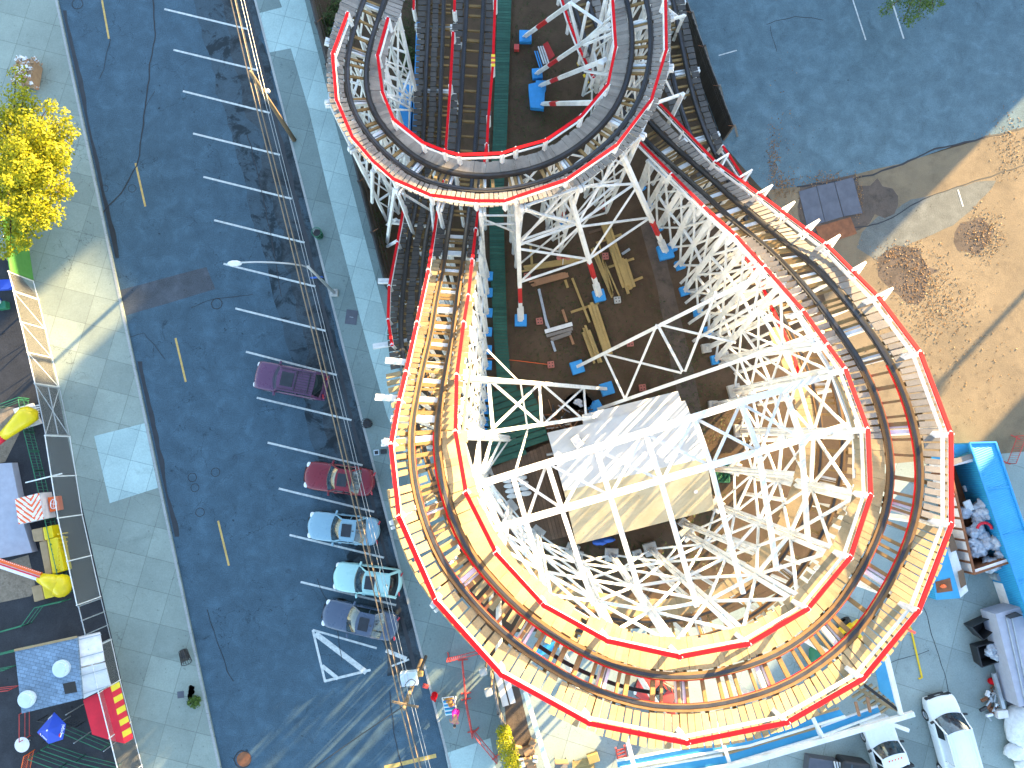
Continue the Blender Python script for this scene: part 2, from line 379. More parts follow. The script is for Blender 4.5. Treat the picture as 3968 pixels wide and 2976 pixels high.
def tag(o, label=None, cat=None, group=None, kind=None):
    if label: o['label'] = label
    if cat: o['category'] = cat
    if group: o['group'] = group
    if kind: o['kind'] = kind
    return o
def empty(name, loc=(0, 0, 0), rz=0, label=None, cat=None, group=None):
    o = bpy.data.objects.new(name, None); COL.objects.link(o); o.location = loc; o.rotation_euler = (0, 0, rz)
    return tag(o, label, cat, group)
def struct(name, mb, mats, **k): return tag(mb.build(name, mats, **k), kind='structure')
def copy_tree(o, parent=None):
    c = o.copy(); COL.objects.link(c)
    if parent: c.parent = parent
    for ch in o.children: copy_tree(ch, c)
    return c
def lp(parent, mb):      # move world-built geometry into the local space of an unrotated/rotated empty
    mi = (Matrix.Translation(parent.location) @ parent.rotation_euler.to_matrix().to_4x4()).inverted()
    mb.v = [tuple(mi @ Vector(p)) for p in mb.v]; return mb
# ================================================================== SETTING
def jit(pts, amp, step=.8, seed=0):      # world polygon with irregular edges
    out = []; n = len(pts)
    for i in range(n):
        a, b = Vector(pts[i]), Vector(pts[(i + 1) % n]); k = max(1, int((b - a).length / step)); nn = (b - a).cross(Vector((0, 0, 1))).normalized()
        for j in range(k):
            p = a.lerp(b, j / k)
            e = amp * (mnoise.noise(p * .35 + Vector((seed, 0, 0))) + .5 * mnoise.noise(p * 1.3 + Vector((seed, 9, 0)))) if j else 0
            out.append(p + nn * e)
    return out
def sheet(name, px, mat, z, jt=0, th=0, seed=0):
    pts = [P(x, y, z) for x, y in px]
    if jt: pts = jit(pts, jt, .6, seed)
    return struct(name, MB().poly(pts, th), mat)
g = MB().quad([(-400, -400, -.02), (400, -400, -.02), (400, 400, -.02), (-400, 400, -.02)]); struct('ground', g, 'dirt')
def KL(y): return 223 + (y) * (856 - 223) / 2976.0          # left kerb line, photo x for a row
def KR(y): return 985 + (y) * (1741 - 985) / 2976.0
Y0, Y1 = -700, 3700
M['baystain'] = asphalt('asphalt_bays_oily', (.042, .058, .07), .9, st=(.46, .6))
sheet('road', [(KL(Y0) - 10, Y0), (KR(Y0) + 10, Y0), (KR(Y1) + 10, Y1), (KL(Y1) - 10, Y1)], 'road', 0.0)
sheet('parking_stalls', [(KR(Y0) - 250, Y0), (KR(Y0) - 4, Y0), (KR(2400) - 4, 2400), (KR(2400) - 190, 2400)], 'stall', .004, .35)
sheet('stained_bays', [(KR(Y0) - 120, Y0), (KR(Y0) - 4, Y0), (KR(2620) - 4, 2620), (KR(2620) - 150, 2620)], 'baystain', .0075, .9, seed=7)
sheet('left_pavement', [(-900, Y0), (KL(Y0), Y0), (KL(Y1), Y1), (-900, Y1)], 'walk_l', .12, th=.14)
sheet('right_pavement', [(KR(Y0), Y0), (1180, Y0), (1210, 0), (1290, 313), (1362, 555), (1506, 1120), (1904, 2597), (2060, 3300), (2110, Y1), (KR(Y1), Y1)], 'walk_r', .12, th=.14)
sheet('new_pavement_strip', [(930, Y0), (1060, Y0), (1181, 0), (1301, 482), (1434, 1000), (1560, 1475), (1700, 1980), (1665, 1980), (1500, 1610), (1410, 1289), (1337, 1000), (1271, 741), (1199, 434), (1127, 187), (1036, 205), (1003, 51), (1093, 28), (1075, -20)], 'walk_new', .124)
sheet('new_pavement_slab', [(365, 1690), (560, 1640), (612, 1890), (425, 1950)], 'walk_new', .124)
sheet('new_pavement_corner', [(1725, 2920), (1900, 2860), (1935, 3050), (1760, 3080)], 'walk_new', .124)
def kerb(name, fn, side):
    mb = MB(); N_ = 60
    for i in range(N_):
        a = P(fn(Y0 + (Y1 - Y0) * i / N_), Y0 + (Y1 - Y0) * i / N_, .06); b = P(fn(Y0 + (Y1 - Y0) * (i + 1) / N_), Y0 + (Y1 - Y0) * (i + 1) / N_, .06)
        t = (b - a).normalized(); n = Vector((t.y, -t.x, 0)) * side * .075
        mb.beam(a + n + t * .01, b + n - t * .01, .15, .15)
    struct(name, mb, 'kerb')
kerb('left_kerb', KL, 1); kerb('right_kerb', KR, -1)
# dark damp gutters
def ribbon(fn, y0, y1, w0, off, z, seed, amp=.5):
    L_, R_ = [], []; n = int((y1 - y0) / 14)
    for i in range(n + 1):
        y = y0 + (y1 - y0) * i / n; a = P(fn(y), y, z); k = w0 * (.5 + amp * mnoise.noise(Vector((y * .005, seed, 0))) + .2 * mnoise.noise(Vector((y * .017, seed, 3))))
        L_.append(a + Vector((off, 0, 0))); R_.append(a + Vector((off + max(.02, k), 0, 0)))
    return MB().poly(L_ + R_[::-1])
M['damp'] = simple('damp_gutter_dirt', (.022, .024, .028), .45, .4, 2)
struct('gutter', ribbon(KL, 1400, 2080, .6, .2, .006, 1), 'damp'); struct('gutter', ribbon(KL, 40, 1000, .5, .2, .006, 2), 'damp')
struct('gutter', ribbon(KR, -200, 2600, -.8 if False else .45, -.72, .008, 3, .25), 'damp')
sheet('asphalt_patch', [(450, 1128), (800, 1035), (835, 1120), (490, 1222)], 'patch', .004, .05)
def strip(name, pts, w, mat, z, wob=0, seed=0):
    q = [P(x, y, z) for x, y in pts]
    if wob:
        r = []
        for a, b in zip(q[:-1], q[1:]):
            k = max(1, int((b - a).length / .35))
            r += [a.lerp(b, i / k) + Vector((mnoise.noise(a.lerp(b, i / k) * 1.1 + Vector((seed, 0, 0))), mnoise.noise(a.lerp(b, i / k) * 1.1 + Vector((0, seed, 5))), 0)) * wob for i in range(k)]
        q = r + [q[-1]]
    Ls, Rs = [], []
    for i, p in enumerate(q):
        t = (q[min(i + 1, len(q) - 1)] - q[max(i - 1, 0)]).normalized(); n = Vector((-t.y, t.x, 0)); ww = w * (1 if not wob else .7 + .6 * abs(mnoise.noise(p * 2)))
        Ls.append(p + n * ww / 2); Rs.append(p - n * ww / 2)
    mb = MB()
    for i in range(len(q) - 1): mb.quad([Rs[i], Rs[i + 1], Ls[i + 1], Ls[i]])
    return struct(name, mb, mat)
for a, b in (((395, 0), (422, 150)), ((525, 632), (563, 800)), ((680, 1310), (720, 1480)), ((845, 2018), (887, 2192)), ((365, -170), (382, -60))): strip('lane_dash', (a, b), .13, 'yellowline', .006)
strip('lane_dash', ((1490, 2975), (1690, 2928)), .25, 'yellowline', .006)
for a, b in (((637, 35), (958, 112)), ((672, 193), (1000, 272)), ((709, 353), (1045, 437)), ((748, 517), (1085, 600)), ((788, 685), (1130, 770)), ((830, 853), (1180, 940)), ((866, 1022), (1222, 1110)), ((912, 1195), (1262, 1282)), ((953, 1363), (1305, 1453)), ((995, 1541), (1362, 1628)), ((1037, 1715), (1405, 1803)), ((1080, 1893), (1450, 1983)), ((1122, 2073), (1488, 2161)), ((1165, 2255), (1535, 2345))):
    strip('stall_line', (a, b), .13, 'whiteline', .0115)
for k, (a, b, w_) in enumerate((((1212, 2441), (1460, 2512), .13), ((1212, 2441), (1260, 2642), .15), ((1257, 2640), (1436, 2596), .16), ((1222, 2455), (1420, 2606), .34), ((1248, 2580), (1310, 2630), .24), ((1495, 2520), (1575, 2553), .26), ((1515, 2582), (1585, 2555), .12))):
    strip('hatch_marking', (a, b), w_, 'whiteline', .0115 + .0006 * k)
for a, b, w_ in (((3305, 0), (3355, 155), .09), ((3455, 0), (3502, 150), .11), ((3712, 735), (3732, 800), .1), ((2785, 215), (2855, 195), .08)): strip('faded_lot_line', (a, b), w_, 'whiteline', .018)
M['crack'] = simple('tar_crack', (.018, .02, .024), .7, .2)
for pts, w_ in ((((590, -60), (600, 130), (572, 330), (556, 480), (530, 640), (470, 745), (380, 845)), .10), (((425, 150), (402, 270), (385, 305)), .05), (((960, 520), (1010, 720), (1060, 960), (1090, 1150)), .06), (((600, 350), (560, 420)), .04), (((800, 2360), (880, 2600), (905, 2640)), .05), (((640, 1390), (560, 1290), (420, 1330)), .04), (((740, 1190), (840, 1160), (980, 1140)), .04), (((1230, 2240), (1300, 2400), (1325, 2560)), .05), (((2968, 95), (3080, 62), (3190, 78)), .06), (((2985, 100), (3010, 200)), .05), (((3089, 722), (3300, 700), (3498, 634), (3600, 585), (3721, 556), (3968, 494)), .14), (((3150, 900), (3400, 870), (3580, 770), (3712, 722), (3968, 640)), .09), (((1510, 2680), (1525, 2840), (1560, 2976)), .06), (((3580, 2350), (3700, 2750), (3780, 3050)), .05), (((3120, 2650), (3400, 2590), (3600, 2520)), .04)):
    strip('road_crack', pts, w_, 'crack', .0165, .12, len(pts) * w_)
for px, py, r in ((840, 1177, .38), (512, 730, .28), (405, 730, .26), (300, 15, .4), (745, 1850, .3), (755, 1890, .28), (835, 1830, .3), (940, 2942, .55), (775, 1985, .3)):
    c = P(px, py, .012); mb = MB(); k = 22
    pts = [(r * (1 + .1 * mnoise.noise(Vector((i * .7, px, 0)))), 2 * math.pi * i / k) for i in range(k)]
    for i in range(k):
        (r0, a0), (r1, a1) = pts[i], pts[(i + 1) % k]
        mb.quad([c + Vector((math.cos(a0) * r0 * .86, math.sin(a0) * r0 * .86, 0)), c + Vector((math.cos(a0) * r0, math.sin(a0) * r0, 0)), c + Vector((math.cos(a1) * r1, math.sin(a1) * r1, 0)), c + Vector((math.cos(a1) * r1 * .86, math.sin(a1) * r1 * .86, 0))])
    struct('manhole_ring', mb, 'crack')
c = P(945, 2942, .014); struct('manhole_cover', MB().cyl(c - Vector((0, 0, .01)), .45, .012, 28), 'rust')
# other grounds
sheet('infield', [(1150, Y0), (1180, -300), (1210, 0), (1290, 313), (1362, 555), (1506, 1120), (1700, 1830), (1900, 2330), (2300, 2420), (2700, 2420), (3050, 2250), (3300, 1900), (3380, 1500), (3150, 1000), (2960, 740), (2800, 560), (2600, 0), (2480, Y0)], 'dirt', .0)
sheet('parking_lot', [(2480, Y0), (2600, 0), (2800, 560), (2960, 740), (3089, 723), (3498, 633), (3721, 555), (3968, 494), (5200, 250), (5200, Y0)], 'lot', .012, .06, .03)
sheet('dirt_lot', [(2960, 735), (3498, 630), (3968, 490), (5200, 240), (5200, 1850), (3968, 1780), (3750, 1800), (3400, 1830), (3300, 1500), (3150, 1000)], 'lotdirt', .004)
sheet('oil_stained_soil', [(3100, 720), (3180, 650), (3290, 645), (3330, 720), (3400, 690), (3480, 760), (3465, 830), (3390, 830), (3330, 890), (3120, 930), (3090, 800)], 'wetdirt', .009, .5, seed=4)
sheet('oil_stained_soil', [(3400, 1000), (3560, 960), (3640, 1050), (3560, 1180), (3480, 1140), (3430, 1100)], 'wetdirt', .008, .7, seed=8)
sheet('oil_stained_soil', [(3700, 900), (3800, 840), (3850, 900), (3790, 990), (3710, 970)], 'wetdirt', .008, .6, seed=12)
sheet('dry_asphalt_apron', [(3340, 900), (3400, 840), (3500, 790), (3700, 725), (3860, 700), (3720, 850), (3560, 930), (3400, 1010), (3320, 960)], 'apron', .007, .4, seed=2)
sheet('yard', [(1904, 2597), (2000, 2450), (2300, 2440), (2700, 2430), (3050, 2280), (3320, 1900), (3420, 1800), (3750, 1770), (3968, 1750), (5200, 1800), (5200, Y1), (2160, Y1)], 'yard', .008)
sheet('gravel_bed', [(1955, 2660), (2010, 2660), (2060, 2860), (2100, 3100), (2010, 3100), (1960, 2800)], 'wetdirt', .016, .1)
sheet('ride_yard', [(-900, 1000), (20, 1000), (145, 1150), (320, 1970), (440, 2500), (480, 2680), (560, 3000), (650, Y1), (-900, Y1)], 'dark', .126)
sheet('mulch_bed', [(-20, 1570), (60, 1580), (75, 1680), (20, 1790), (-20, 1800)], 'mulch', .132)
sheet('mulch_bed', [(-20, 2190), (110, 2150), (140, 2280), (120, 2310), (0, 2335), (-20, 2330)], 'mulch', .132)
sheet('dirt_track', [(2480, 870), (2545, 850), (2600, 1080), (2680, 1400), (2735, 1690), (2650, 1690), (2590, 1350), (2540, 1090)], 'wetdirt', .004, .12, seed=5)
# unseen buildings added for their shade, widths and heights shaped to fit its edges
sun2 = Vector((math.sin(SUN_AZ), math.cos(SUN_AZ), 0)); perp = Vector((sun2.y, -sun2.x, 0))
TAN = math.tan(SUN_EL); D0 = 78.0
M['brickwin'] = glassmat('flat_window')
for k, (v0, v1, ceil) in enumerate(((-64, -34, 16), (-34, -29.4, 7), (-24.0, -13, 13), (-13, -4.5, 11.8), (-4.5, 1.5, 8.6), (1.5, 8.4, 1.8), (22.2, 40, 10), (41, 70, 14))):
    h = ceil + TAN * (D0 - 10); cen = sun2 * (D0 + 6) + perp * ((v0 + v1) / 2)
    b = empty('unseen_shade_block', (cen.x, cen.y, 0), -SUN_AZ, ['unseen tall brick block added to shade the upper left', 'unseen brick block shaped to let sun onto the left tree', 'unseen brick block added to shade the road and the left horseshoe arm', 'unseen brick block shaped to set the shade edge on the horseshoe', 'unseen mid height brick block shaped to shade the foot of the climbing track', 'unseen low brick block shaped to let sun onto the shed roof', 'unseen brick block added to shade the concrete yard', 'unseen large brick block added to shade the lower right'][k], 'building', 'unseen buildings added for their shade')
    MB().box((0, 0, h / 2), (v1 - v0, 12, h)).build('wall', 'brick', b)
    MB().box((0, 0, h + .1), (v1 - v0 + .3, 12.3, .2)).build('roof', 'kerb', b)
    wn = MB(); n = max(2, int((v1 - v0) / 2.4))
    for i in range(n):
        for j in range(int(h / 3)): wn.box((-(v1 - v0) / 2 + (i + .5) * (v1 - v0) / n, -6.02, 1.7 + j * 3), (1.1, .1, 1.5))
    wn.build('window', 'brickwin', b)
v0, v1 = -29.4, -24.0
cen = sun2 * (D0 + 6) + perp * ((v0 + v1) / 2); h = 4.3 + TAN * (D0 - 10)
b = empty('unseen_shade_block', (cen.x, cen.y, 0), -SUN_AZ, 'unseen low brick block shaped to let sun onto the left pavement', 'building', 'unseen buildings added for their shade')
MB().box((0, 0, h / 2), (v1 - v0, 12, h)).build('wall', 'brick', b); MB().box((0, 0, h + .1), (v1 - v0, 12.3, .2)).build('roof', 'kerb', b)
# ================================================================== ROLLER COASTER
def crv(ctrl, step=.3):
    pts = [(P(x, y, h), b) for x, y, h, b in ctrl]
    out = []
    n = len(pts)
    for i in range(n - 1):
        p0, p1, p2, p3 = (pts[max(0, i - 1)], pts[i], pts[i + 1], pts[min(n - 1, i + 2)])
        # centripetal-ish Catmull-Rom
        d = (p2[0] - p1[0]).length; k = max(2, int(d / step))
        d01 = max(.01, (p1[0] - p0[0]).length); d23 = max(.01, (p3[0] - p2[0]).length)
        m1 = (p2[0] - p0[0]) / (d01 + d) * d if i else (p2[0] - p1[0]); m2 = (p3[0] - p1[0]) / (d + d23) * d if i < n - 2 else (p2[0] - p1[0])
        for j in range(k):
            t = j / k; t2, t3 = t * t, t * t * t
            q = p1[0] * (2 * t3 - 3 * t2 + 1) + m1 * (t3 - 2 * t2 + t) + p2[0] * (-2 * t3 + 3 * t2) + m2 * (t3 - t2)
            out.append([q, p1[1] + (p2[1] - p1[1]) * t])
    out.append([pts[-1][0], pts[-1][1]])
    for _ in range(6):      # smooth
        q = [o[0].copy() for o in out]
        for i in range(1, len(out) - 1): out[i][0] = q[i] * .5 + (q[i - 1] + q[i + 1]) * .25
    # resample evenly
    res = [out[0]]; acc = 0
    for a, b in zip(out[:-1], out[1:]):
        L_ = (b[0] - a[0]).length
        while acc + L_ >= step and L_ > 1e-6:
            t = (step - acc) / L_; a = [a[0].lerp(b[0], t), a[1] + (b[1] - a[1]) * t]; res.append(a); L_ = (b[0] - a[0]).length; acc = 0
        acc += L_
    return res
class Track:
    def __init__(s, ctrl, step=.3):
        r = crv(ctrl, step); s.step = step; s.p = [a[0] for a in r]; s.n = len(s.p); s.b = [math.radians(a[1]) for a in r]
        s.t = []; s.l = []
        for i in range(s.n):
            t = (s.p[min(i + 2, s.n - 1)] - s.p[max(i - 2, 0)]).normalized(); s.t.append(t); s.l.append(Vector((-t.y, t.x, 0)).normalized())
    def at(s, i, o=0, z=0):
        i = max(0, min(s.n - 1, i)); b = s.b[i]; lat = s.l[i] * math.cos(b) - Vector((0, 0, 1)) * math.sin(b)
        nrm = s.l[i] * math.sin(b) + Vector((0, 0, 1)) * math.cos(b)
        return s.p[i] + lat * o + nrm * z
    def near(s, p):
        return min(range(s.n), key=lambda i: (s.p[i].x - p.x) ** 2 + (s.p[i].y - p.y) ** 2)
    def nearpx(s, px, py, dz=0):
        i = s.near(P(px, py, 10))
        for _ in range(4): i = s.near(P(px, py, s.p[i].z + dz))
        return i
    def sweep(s, o, w, z0, z1, i0=0, i1=None, every=2):
        i1 = s.n - 1 if i1 is None else i1; mb = MB(); idx = list(range(i0, i1, every)) + [i1]
        b0 = 0
        for i in idx: mb.v += [tuple(s.at(i, o + dx, dz)) for dx, dz in ((-w / 2, z0), (w / 2, z0), (w / 2, z1), (-w / 2, z1))]
        for j in range(len(idx) - 1):
            a = j * 4
            for k in range(4): mb.f.append((a + k, a + 4 + k, a + 4 + (k + 1) % 4, a + (k + 1) % 4)); mb.m.append(0)
        mb.f.append((0, 1, 2, 3)); e = (len(idx) - 1) * 4; mb.f.append((e + 3, e + 2, e + 1, e)); mb.m += [0, 0]
        return mb
    def planks(s, o0, o1, i0, i1, pitch, wd, z=-.05, th=.05, level=False, mb=None, ragged=.06, lag=0):
        mb = mb or MB(); L_ = (i1 - i0) * s.step; k = max(1, int(L_ / pitch))
        for j in range(k):
            fi = i0 + (j + .5) * pitch / s.step; i = int(fi)
            a = s.at(i, o0 + rnd.uniform(-ragged, ragged) * .5, z); b = s.at(i, o1 + rnd.uniform(-ragged, ragged), z)
            d = s.t[min(i, s.n - 1)] * (fi - i) * s.step; a += d; b += d
            t = s.t[min(i, s.n - 1)].copy()
            if level: t.z = 0; t.normalize()
            ww = wd * rnd.uniform(.93, 1.02); dz = Vector((0, 0, rnd.uniform(-.008, .008)))
            nrm = (b - a).cross(t).normalized()
            if nrm.z < 0: nrm = -nrm
            h = t * ww / 2; q = nrm * th
            mb.hexa([a - h - q + dz, a + h - q + dz, b + h - q + dz, b - h - q + dz, a - h + dz, a + h + dz, b + h + dz, b - h + dz])
        return mb
def handrail(tr, parent, px, inner, dz=1.05, white=True, post=3.0, props=0, name='handrail'):
    """red top board through photo vertices, white mid rail and posts below it"""
    V = []
    for x, y in px:
        i = tr.nearpx(x, y, dz)
        for _ in range(3):
            h = tr.p[i].z + dz; q = P(x, y, h); i = tr.near(q)
            off = (q - tr.p[i]).dot(tr.l[i]); h = tr.p[i].z - math.tan(tr.b[i]) * max(-2.2, min(2.2, off)) * .8 + dz; q = P(x, y, h)
        V.append((q, i))
    r = MB(); wmb = MB(); posts_ = []
    pts = [v[0] for v in V]
    for a, b in zip(pts[:-1], pts[1:]):
        t = (b - a).normalized(); r.beam(a - t * .06, b + t * .06, .15, .06)
        wmb.beam(a - Vector((0, 0, .09)), b - Vector((0, 0, .09)), .05, .12); wmb.beam(a - Vector((0, 0, .52)), b - Vector((0, 0, .52)), .06, .14)
        k = max(1, int((b - a).length / post))
        for j in range(1, k): q = a.lerp(b, j / k); posts_.append(MB().beam(q - Vector((0, 0, 1.25)), q - Vector((0, 0, .04)), .1))
    for q, i in V:
        posts_.append(MB().beam(q - Vector((0, 0, 1.3)), q + Vector((0, 0, .02)), .2, .16))
        sgn = 1 if (q - tr.p[i]).dot(tr.l[i]) > 0 else -1
    lp(parent, r).build(name, 'red', parent); lp(parent, wmb).build('midrail', 'white', parent)
    for m_ in posts_: lp(parent, m_).build('handrail_post', 'white', parent)
    return V
def trackbed(tr, parent, i0, i1, wood_='rail', guard=False, tie=.55, gauge=1.0, single=0):
    for s_ in (-1, 1):
        o = s_ * gauge / 2
        r = lp(parent, tr.sweep(o, .26, -.2, 0, i0, i1)).build('rail', wood_, parent)
        st = lp(parent, tr.sweep(o - s_ * .03, .11, 0.001, .022, i0, i1)).build('rail_strap', 'strap', None); st.parent = r
        if guard:
            gb = lp(parent, tr.sweep(o - s_ * .14, .02, -.26, -.04, i0, i1)).build('guard_board', 'red', None); gb.parent = r
    t = MB(); k = int((i1 - i0) * tr.step / tie); left = single
    for j in range(k):
        i = int(i0 + (j + .5) * tie / tr.step + rnd.choice((-1, 0, 0, 0, 1))); w_ = rnd.choice((.1, .1, .12, .16))
        m_ = MB() if left > 0 else t
        m_.beam(tr.at(i, -.95, -.27), tr.at(i, .95, -.27), w_, .13)
        if left > 0: lp(parent, m_).build('cross_tie', 'tie', parent); left -= 1
    if t.v: tag(lp(parent, t).build('cross_ties', 'tie', parent), kind='stuff')
def xbay(mb, a0, a1, b0, b1, w=.11, girt=True):
    """girts and crossed braces between two leaning posts a0-a1 and b0-b1 (bottom, top)"""
    H_ = (a1 - a0).length; k = max(1, round(H_ / 5.0))
    for j in range(k):
        p0, p1 = a0.lerp(a1, j / k), a0.lerp(a1, (j + 1) / k); q0, q1 = b0.lerp(b1, j / k), b0.lerp(b1, (j + 1) / k)
        if j or not girt: pass
        if girt and j < k: mb.beam(p1, q1, w * 1.15, w * 1.4)
        if j % 2 == 0 or True: mb.beam(p0, q1, w, w * .8)
        mb.beam(q0, p1, w, w * .8)
def footing(bent, c, s=.8, rz=.1, mat='blue', h=.35):
    mb = MB().box((c[0], c[1], h / 2), (s, s, h), rz)
    f = lp(bent, mb).build('footing', mat, None, bevel=.03); f.parent = bent
    return f
ROT = Vector((0, 0, 0))
def bent(tr, i, parent, oi, oo, feet_in=None, lean_in=.0, lean_out=.0, w=.2, drop=.42, posts=(.55, -.55), pad='blue', padsize=.75, ext=(0, 0), inner=False, npost=3):
    """one trestle bent: cap beam, posts to the ground, leaning inner post, crossed braces"""
    mb = MB(); top = lambda o: tr.at(i, o, -drop)
    ci, co_ = top(oi + ext[0]), top(oo - ext[1])
    mb.beam(ci, co_, .16, .3); mb.beam(ci + tr.t[i] * .2, co_ + tr.t[i] * .2, .1, .26)
    legs = []
    for o, ln in ((oo, lean_out), (posts[1], 0), (posts[0], 0))[:npost]:
        a = top(o); f = Vector((a.x, a.y, 0)) + tr.l[i] * (-1 if o < 0 else 1) * ln * a.z; legs.append((f, a)); mb.beam(f, a - Vector((0, 0, .1)), w * .95)
    a = top(oi)
    f = Vector((feet_in.x, feet_in.y, .2)) if feet_in is not None else Vector((a.x, a.y, 0)) + tr.l[i] * lean_in * a.z
    sx = tr.t[i] * w * .62
    mb.beam(f + sx, a + sx - Vector((0, 0, .05)), w * .85); mb.beam(f - sx, a - sx - Vector((0, 0, .05)), w * .85)
    for j in range(1, max(2, int(a.z / 2.5))): q = f.lerp(a, j / max(2, int(a.z / 2.5))); mb.beam(q - sx * 1.6, q + sx * 1.6, w * .8, .12)
    legs.append((f, a))
    for (f0, a0), (f1, a1) in zip(legs[:-1], legs[1:]):
        Hh = min(a0.z, a1.z); k = max(1, round(Hh / 4.2))
        if not inner and (f0, a0) != legs[-2]: continue
        for j in range(k if (f0, a0) != legs[-2] or inner else 0):
            p0, p1, q0, q1 = f0.lerp(a0, j / k), f0.lerp(a0, (j + 1) / k), f1.lerp(a1, j / k), f1.lerp(a1, (j + 1) / k)
            if j < k - 1: mb.beam(p1, q1, .1, .16)
            mb.beam(p0, q1, .1, .07)
            if (p1 - q1).length > 1.4: mb.beam(q0, p1, .1, .07)
    e = lp(parent, mb).build('trestle_bent', 'white', parent)
    for (f, a) in legs[-1:]:
        fb = MB().box((f.x, f.y, .17), (padsize, padsize, .34), math.atan2(tr.l[i].y, tr.l[i].x))
        o = lp(parent, fb).build('footing', pad, None, bevel=.03); o.parent = e
    return legs
def bays(parent, A, B, which=(3,), w=.11, name='cross_bracing'):
    mb = MB()
    for k in which: xbay(mb, A[k][0], A[k][1], B[k][0], B[k][1], w)
    if mb.v: lp(parent, mb).build(name, 'white', parent)
# ---------------------------------------------------------------- big turn
def E0(label, px, name): p = P(*px); return empty(name, (p.x, p.y, 0), 0, label, 'roller coaster')
BIG = E0('tallest white timber coaster turn with red handrails looping round the corrugated shed', (2600, 1800), 'roller_coaster')
Bc = [(1841, -300, 8, 0), (1841, 0, 8, 0), (1826, 270, 7.8, 0), (1810, 542, 7.5, 0), (1786, 801, 8, 0), (1771, 899, 9, 0), (1755, 1025, 11, 2), (1729, 1170, 13.5, 3), (1711, 1297, 15.5, 5), (1690, 1395, 17, 6), (1663, 1539, 18.8, 9), (1644, 1684, 20.5, 13), (1656, 1847, 22, 17), (1682, 1955, 22.7, 19), (1709, 2042, 23, 20), (1758, 2148, 23, 20), (1827, 2242, 23, 20), (1917, 2343, 23, 20), (1998, 2420, 23.2, 20), (2100, 2495, 23.3, 20), (2200, 2557, 23.3, 20), (2297, 2608, 23.3, 20), (2426, 2656, 23.3, 20), (2571, 2683, 23.3, 20), (2700, 2682, 23.2, 20), (2800, 2668, 23, 20), (2897, 2643, 23, 20), (3031, 2594, 22.8, 20), (3175, 2500, 22.5, 19), (3284, 2400, 22.3, 19), (3374, 2265, 22.2, 19), (3448, 2125, 22, 18), (3494, 1991, 21.8, 18), (3512, 1836, 21.6, 17), (3498, 1700, 21.3, 17), (3462, 1566, 21, 16), (3402, 1421, 20.5, 15), (3310, 1280, 19.7, 13), (3214, 1153, 18.7, 10), (3132, 1061, 17.5, 8), (3065, 995, 16.2, 6), (2944, 893, 13.2, 4), (2821, 792, 10.6, 3), (2747, 723, 9, 2), (2600, 592, 6.6, 0), (2500, 494, 5.5, 0), (2400, 350, 4.6, 0), (2300, 150, 4, 0), (2250, 0, 4, 0), (2190, -250, 4, 0)]
B = Track(Bc)
OR = [(1716, 700), (1700, 787), (1660, 1047), (1616, 1250), (1573, 1442), (1546, 1554), (1515, 1724), (1546, 2006), (1689, 2332), (1942, 2615), (2282, 2803), (2662, 2879), (3050, 2800), (3345, 2630), (3559, 2368), (3687, 2033), (3685, 1680), (3567, 1367), (3404, 1150), (3200, 945), (2940, 750), (2772, 627), (2542, 386)]
IR = [(1886, 560), (1864, 720), (1844, 888), (1830, 1007), (1815, 1145), (1797, 1250), (1770, 1453), (1765, 1673), (1806, 1912), (1924, 2147), (2107, 2347), (2354, 2484), (2633, 2545), (2900, 2495), (3130, 2360), (3295, 2160), (3374, 1920), (3363, 1665), (3277, 1432), (3208, 1338), (3114, 1206), (2965, 1036), (2853, 913), (2729, 802), (2603, 675), (2458, 530)]
ib0 = 0; ib1 = B.n - 1
j_l = B.nearpx(1786, 801); j_c0 = B.nearpx(1644, 1684); j_c1 = B.nearpx(3462, 1566); j_r = B.nearpx(2747, 723); j_end = B.nearpx(2400, 350)
# one rail timber in two painted tones: near black for shade, brown where sunlit
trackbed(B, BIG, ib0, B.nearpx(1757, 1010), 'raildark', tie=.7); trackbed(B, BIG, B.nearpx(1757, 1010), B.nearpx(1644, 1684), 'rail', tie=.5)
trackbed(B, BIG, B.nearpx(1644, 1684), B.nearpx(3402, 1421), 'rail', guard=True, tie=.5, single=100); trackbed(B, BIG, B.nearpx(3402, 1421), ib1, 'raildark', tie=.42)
def deck(tr, parent, segs, mat='deck', name='walkway'):
    for o0, o1, a, b, pitch, wd, lev in segs:
        lp(parent, tr.planks(o0, o1, a, b, pitch, wd, level=lev)).build(name, mat, parent)
q = lambda x, y: B.nearpx(x, y)
qa, qb, qc, qd = q(1757, 1010), q(1656, 1847), q(2200, 2557), q(3330, 1310)
deck(B, BIG, [(.68, 1.25, ib0, qa, .42, .36, 0), (-1.25, -.68, ib0, qa, .42, .36, 0)], 'deckdark')
deck(B, BIG, [(.68, 1.3, qa, q(1644, 1684), .42, .25, 1), (-1.3, -.7, qa, qb, .38, .2, 1)], 'deck')
deck(B, BIG, [(.68, 1.65, q(1644, 1684), qc, .42, .4, 0), (-1.5, -.68, qb, qc, .36, .33, 0)], 'deck')
deck(B, BIG, [(.68, 1.75, qc, q(3498, 1700), .24, .232, 0), (-1.75, -.68, qc, q(3494, 1991), .24, .232, 0)], 'deck')
deck(B, BIG, [(-1.5, -.68, q(3494, 1991), qd, .26, .22, 0), (.68, 1.45, q(3498, 1700), q(3310, 1280), .3, .2, 0)], 'deckgrey')
deck(B, BIG, [(-1.35, -.7, qd, q(2747, 723), .42, .36, 0), (.68, 1.2, q(3310, 1280), q(2965, 910), .45, .24, 1), (-1.25, -.7, q(2747, 723), ib1, .42, .36, 0), (.68, 1.15, q(2800, 770), ib1, .42, .36, 0)], 'deckgrey')
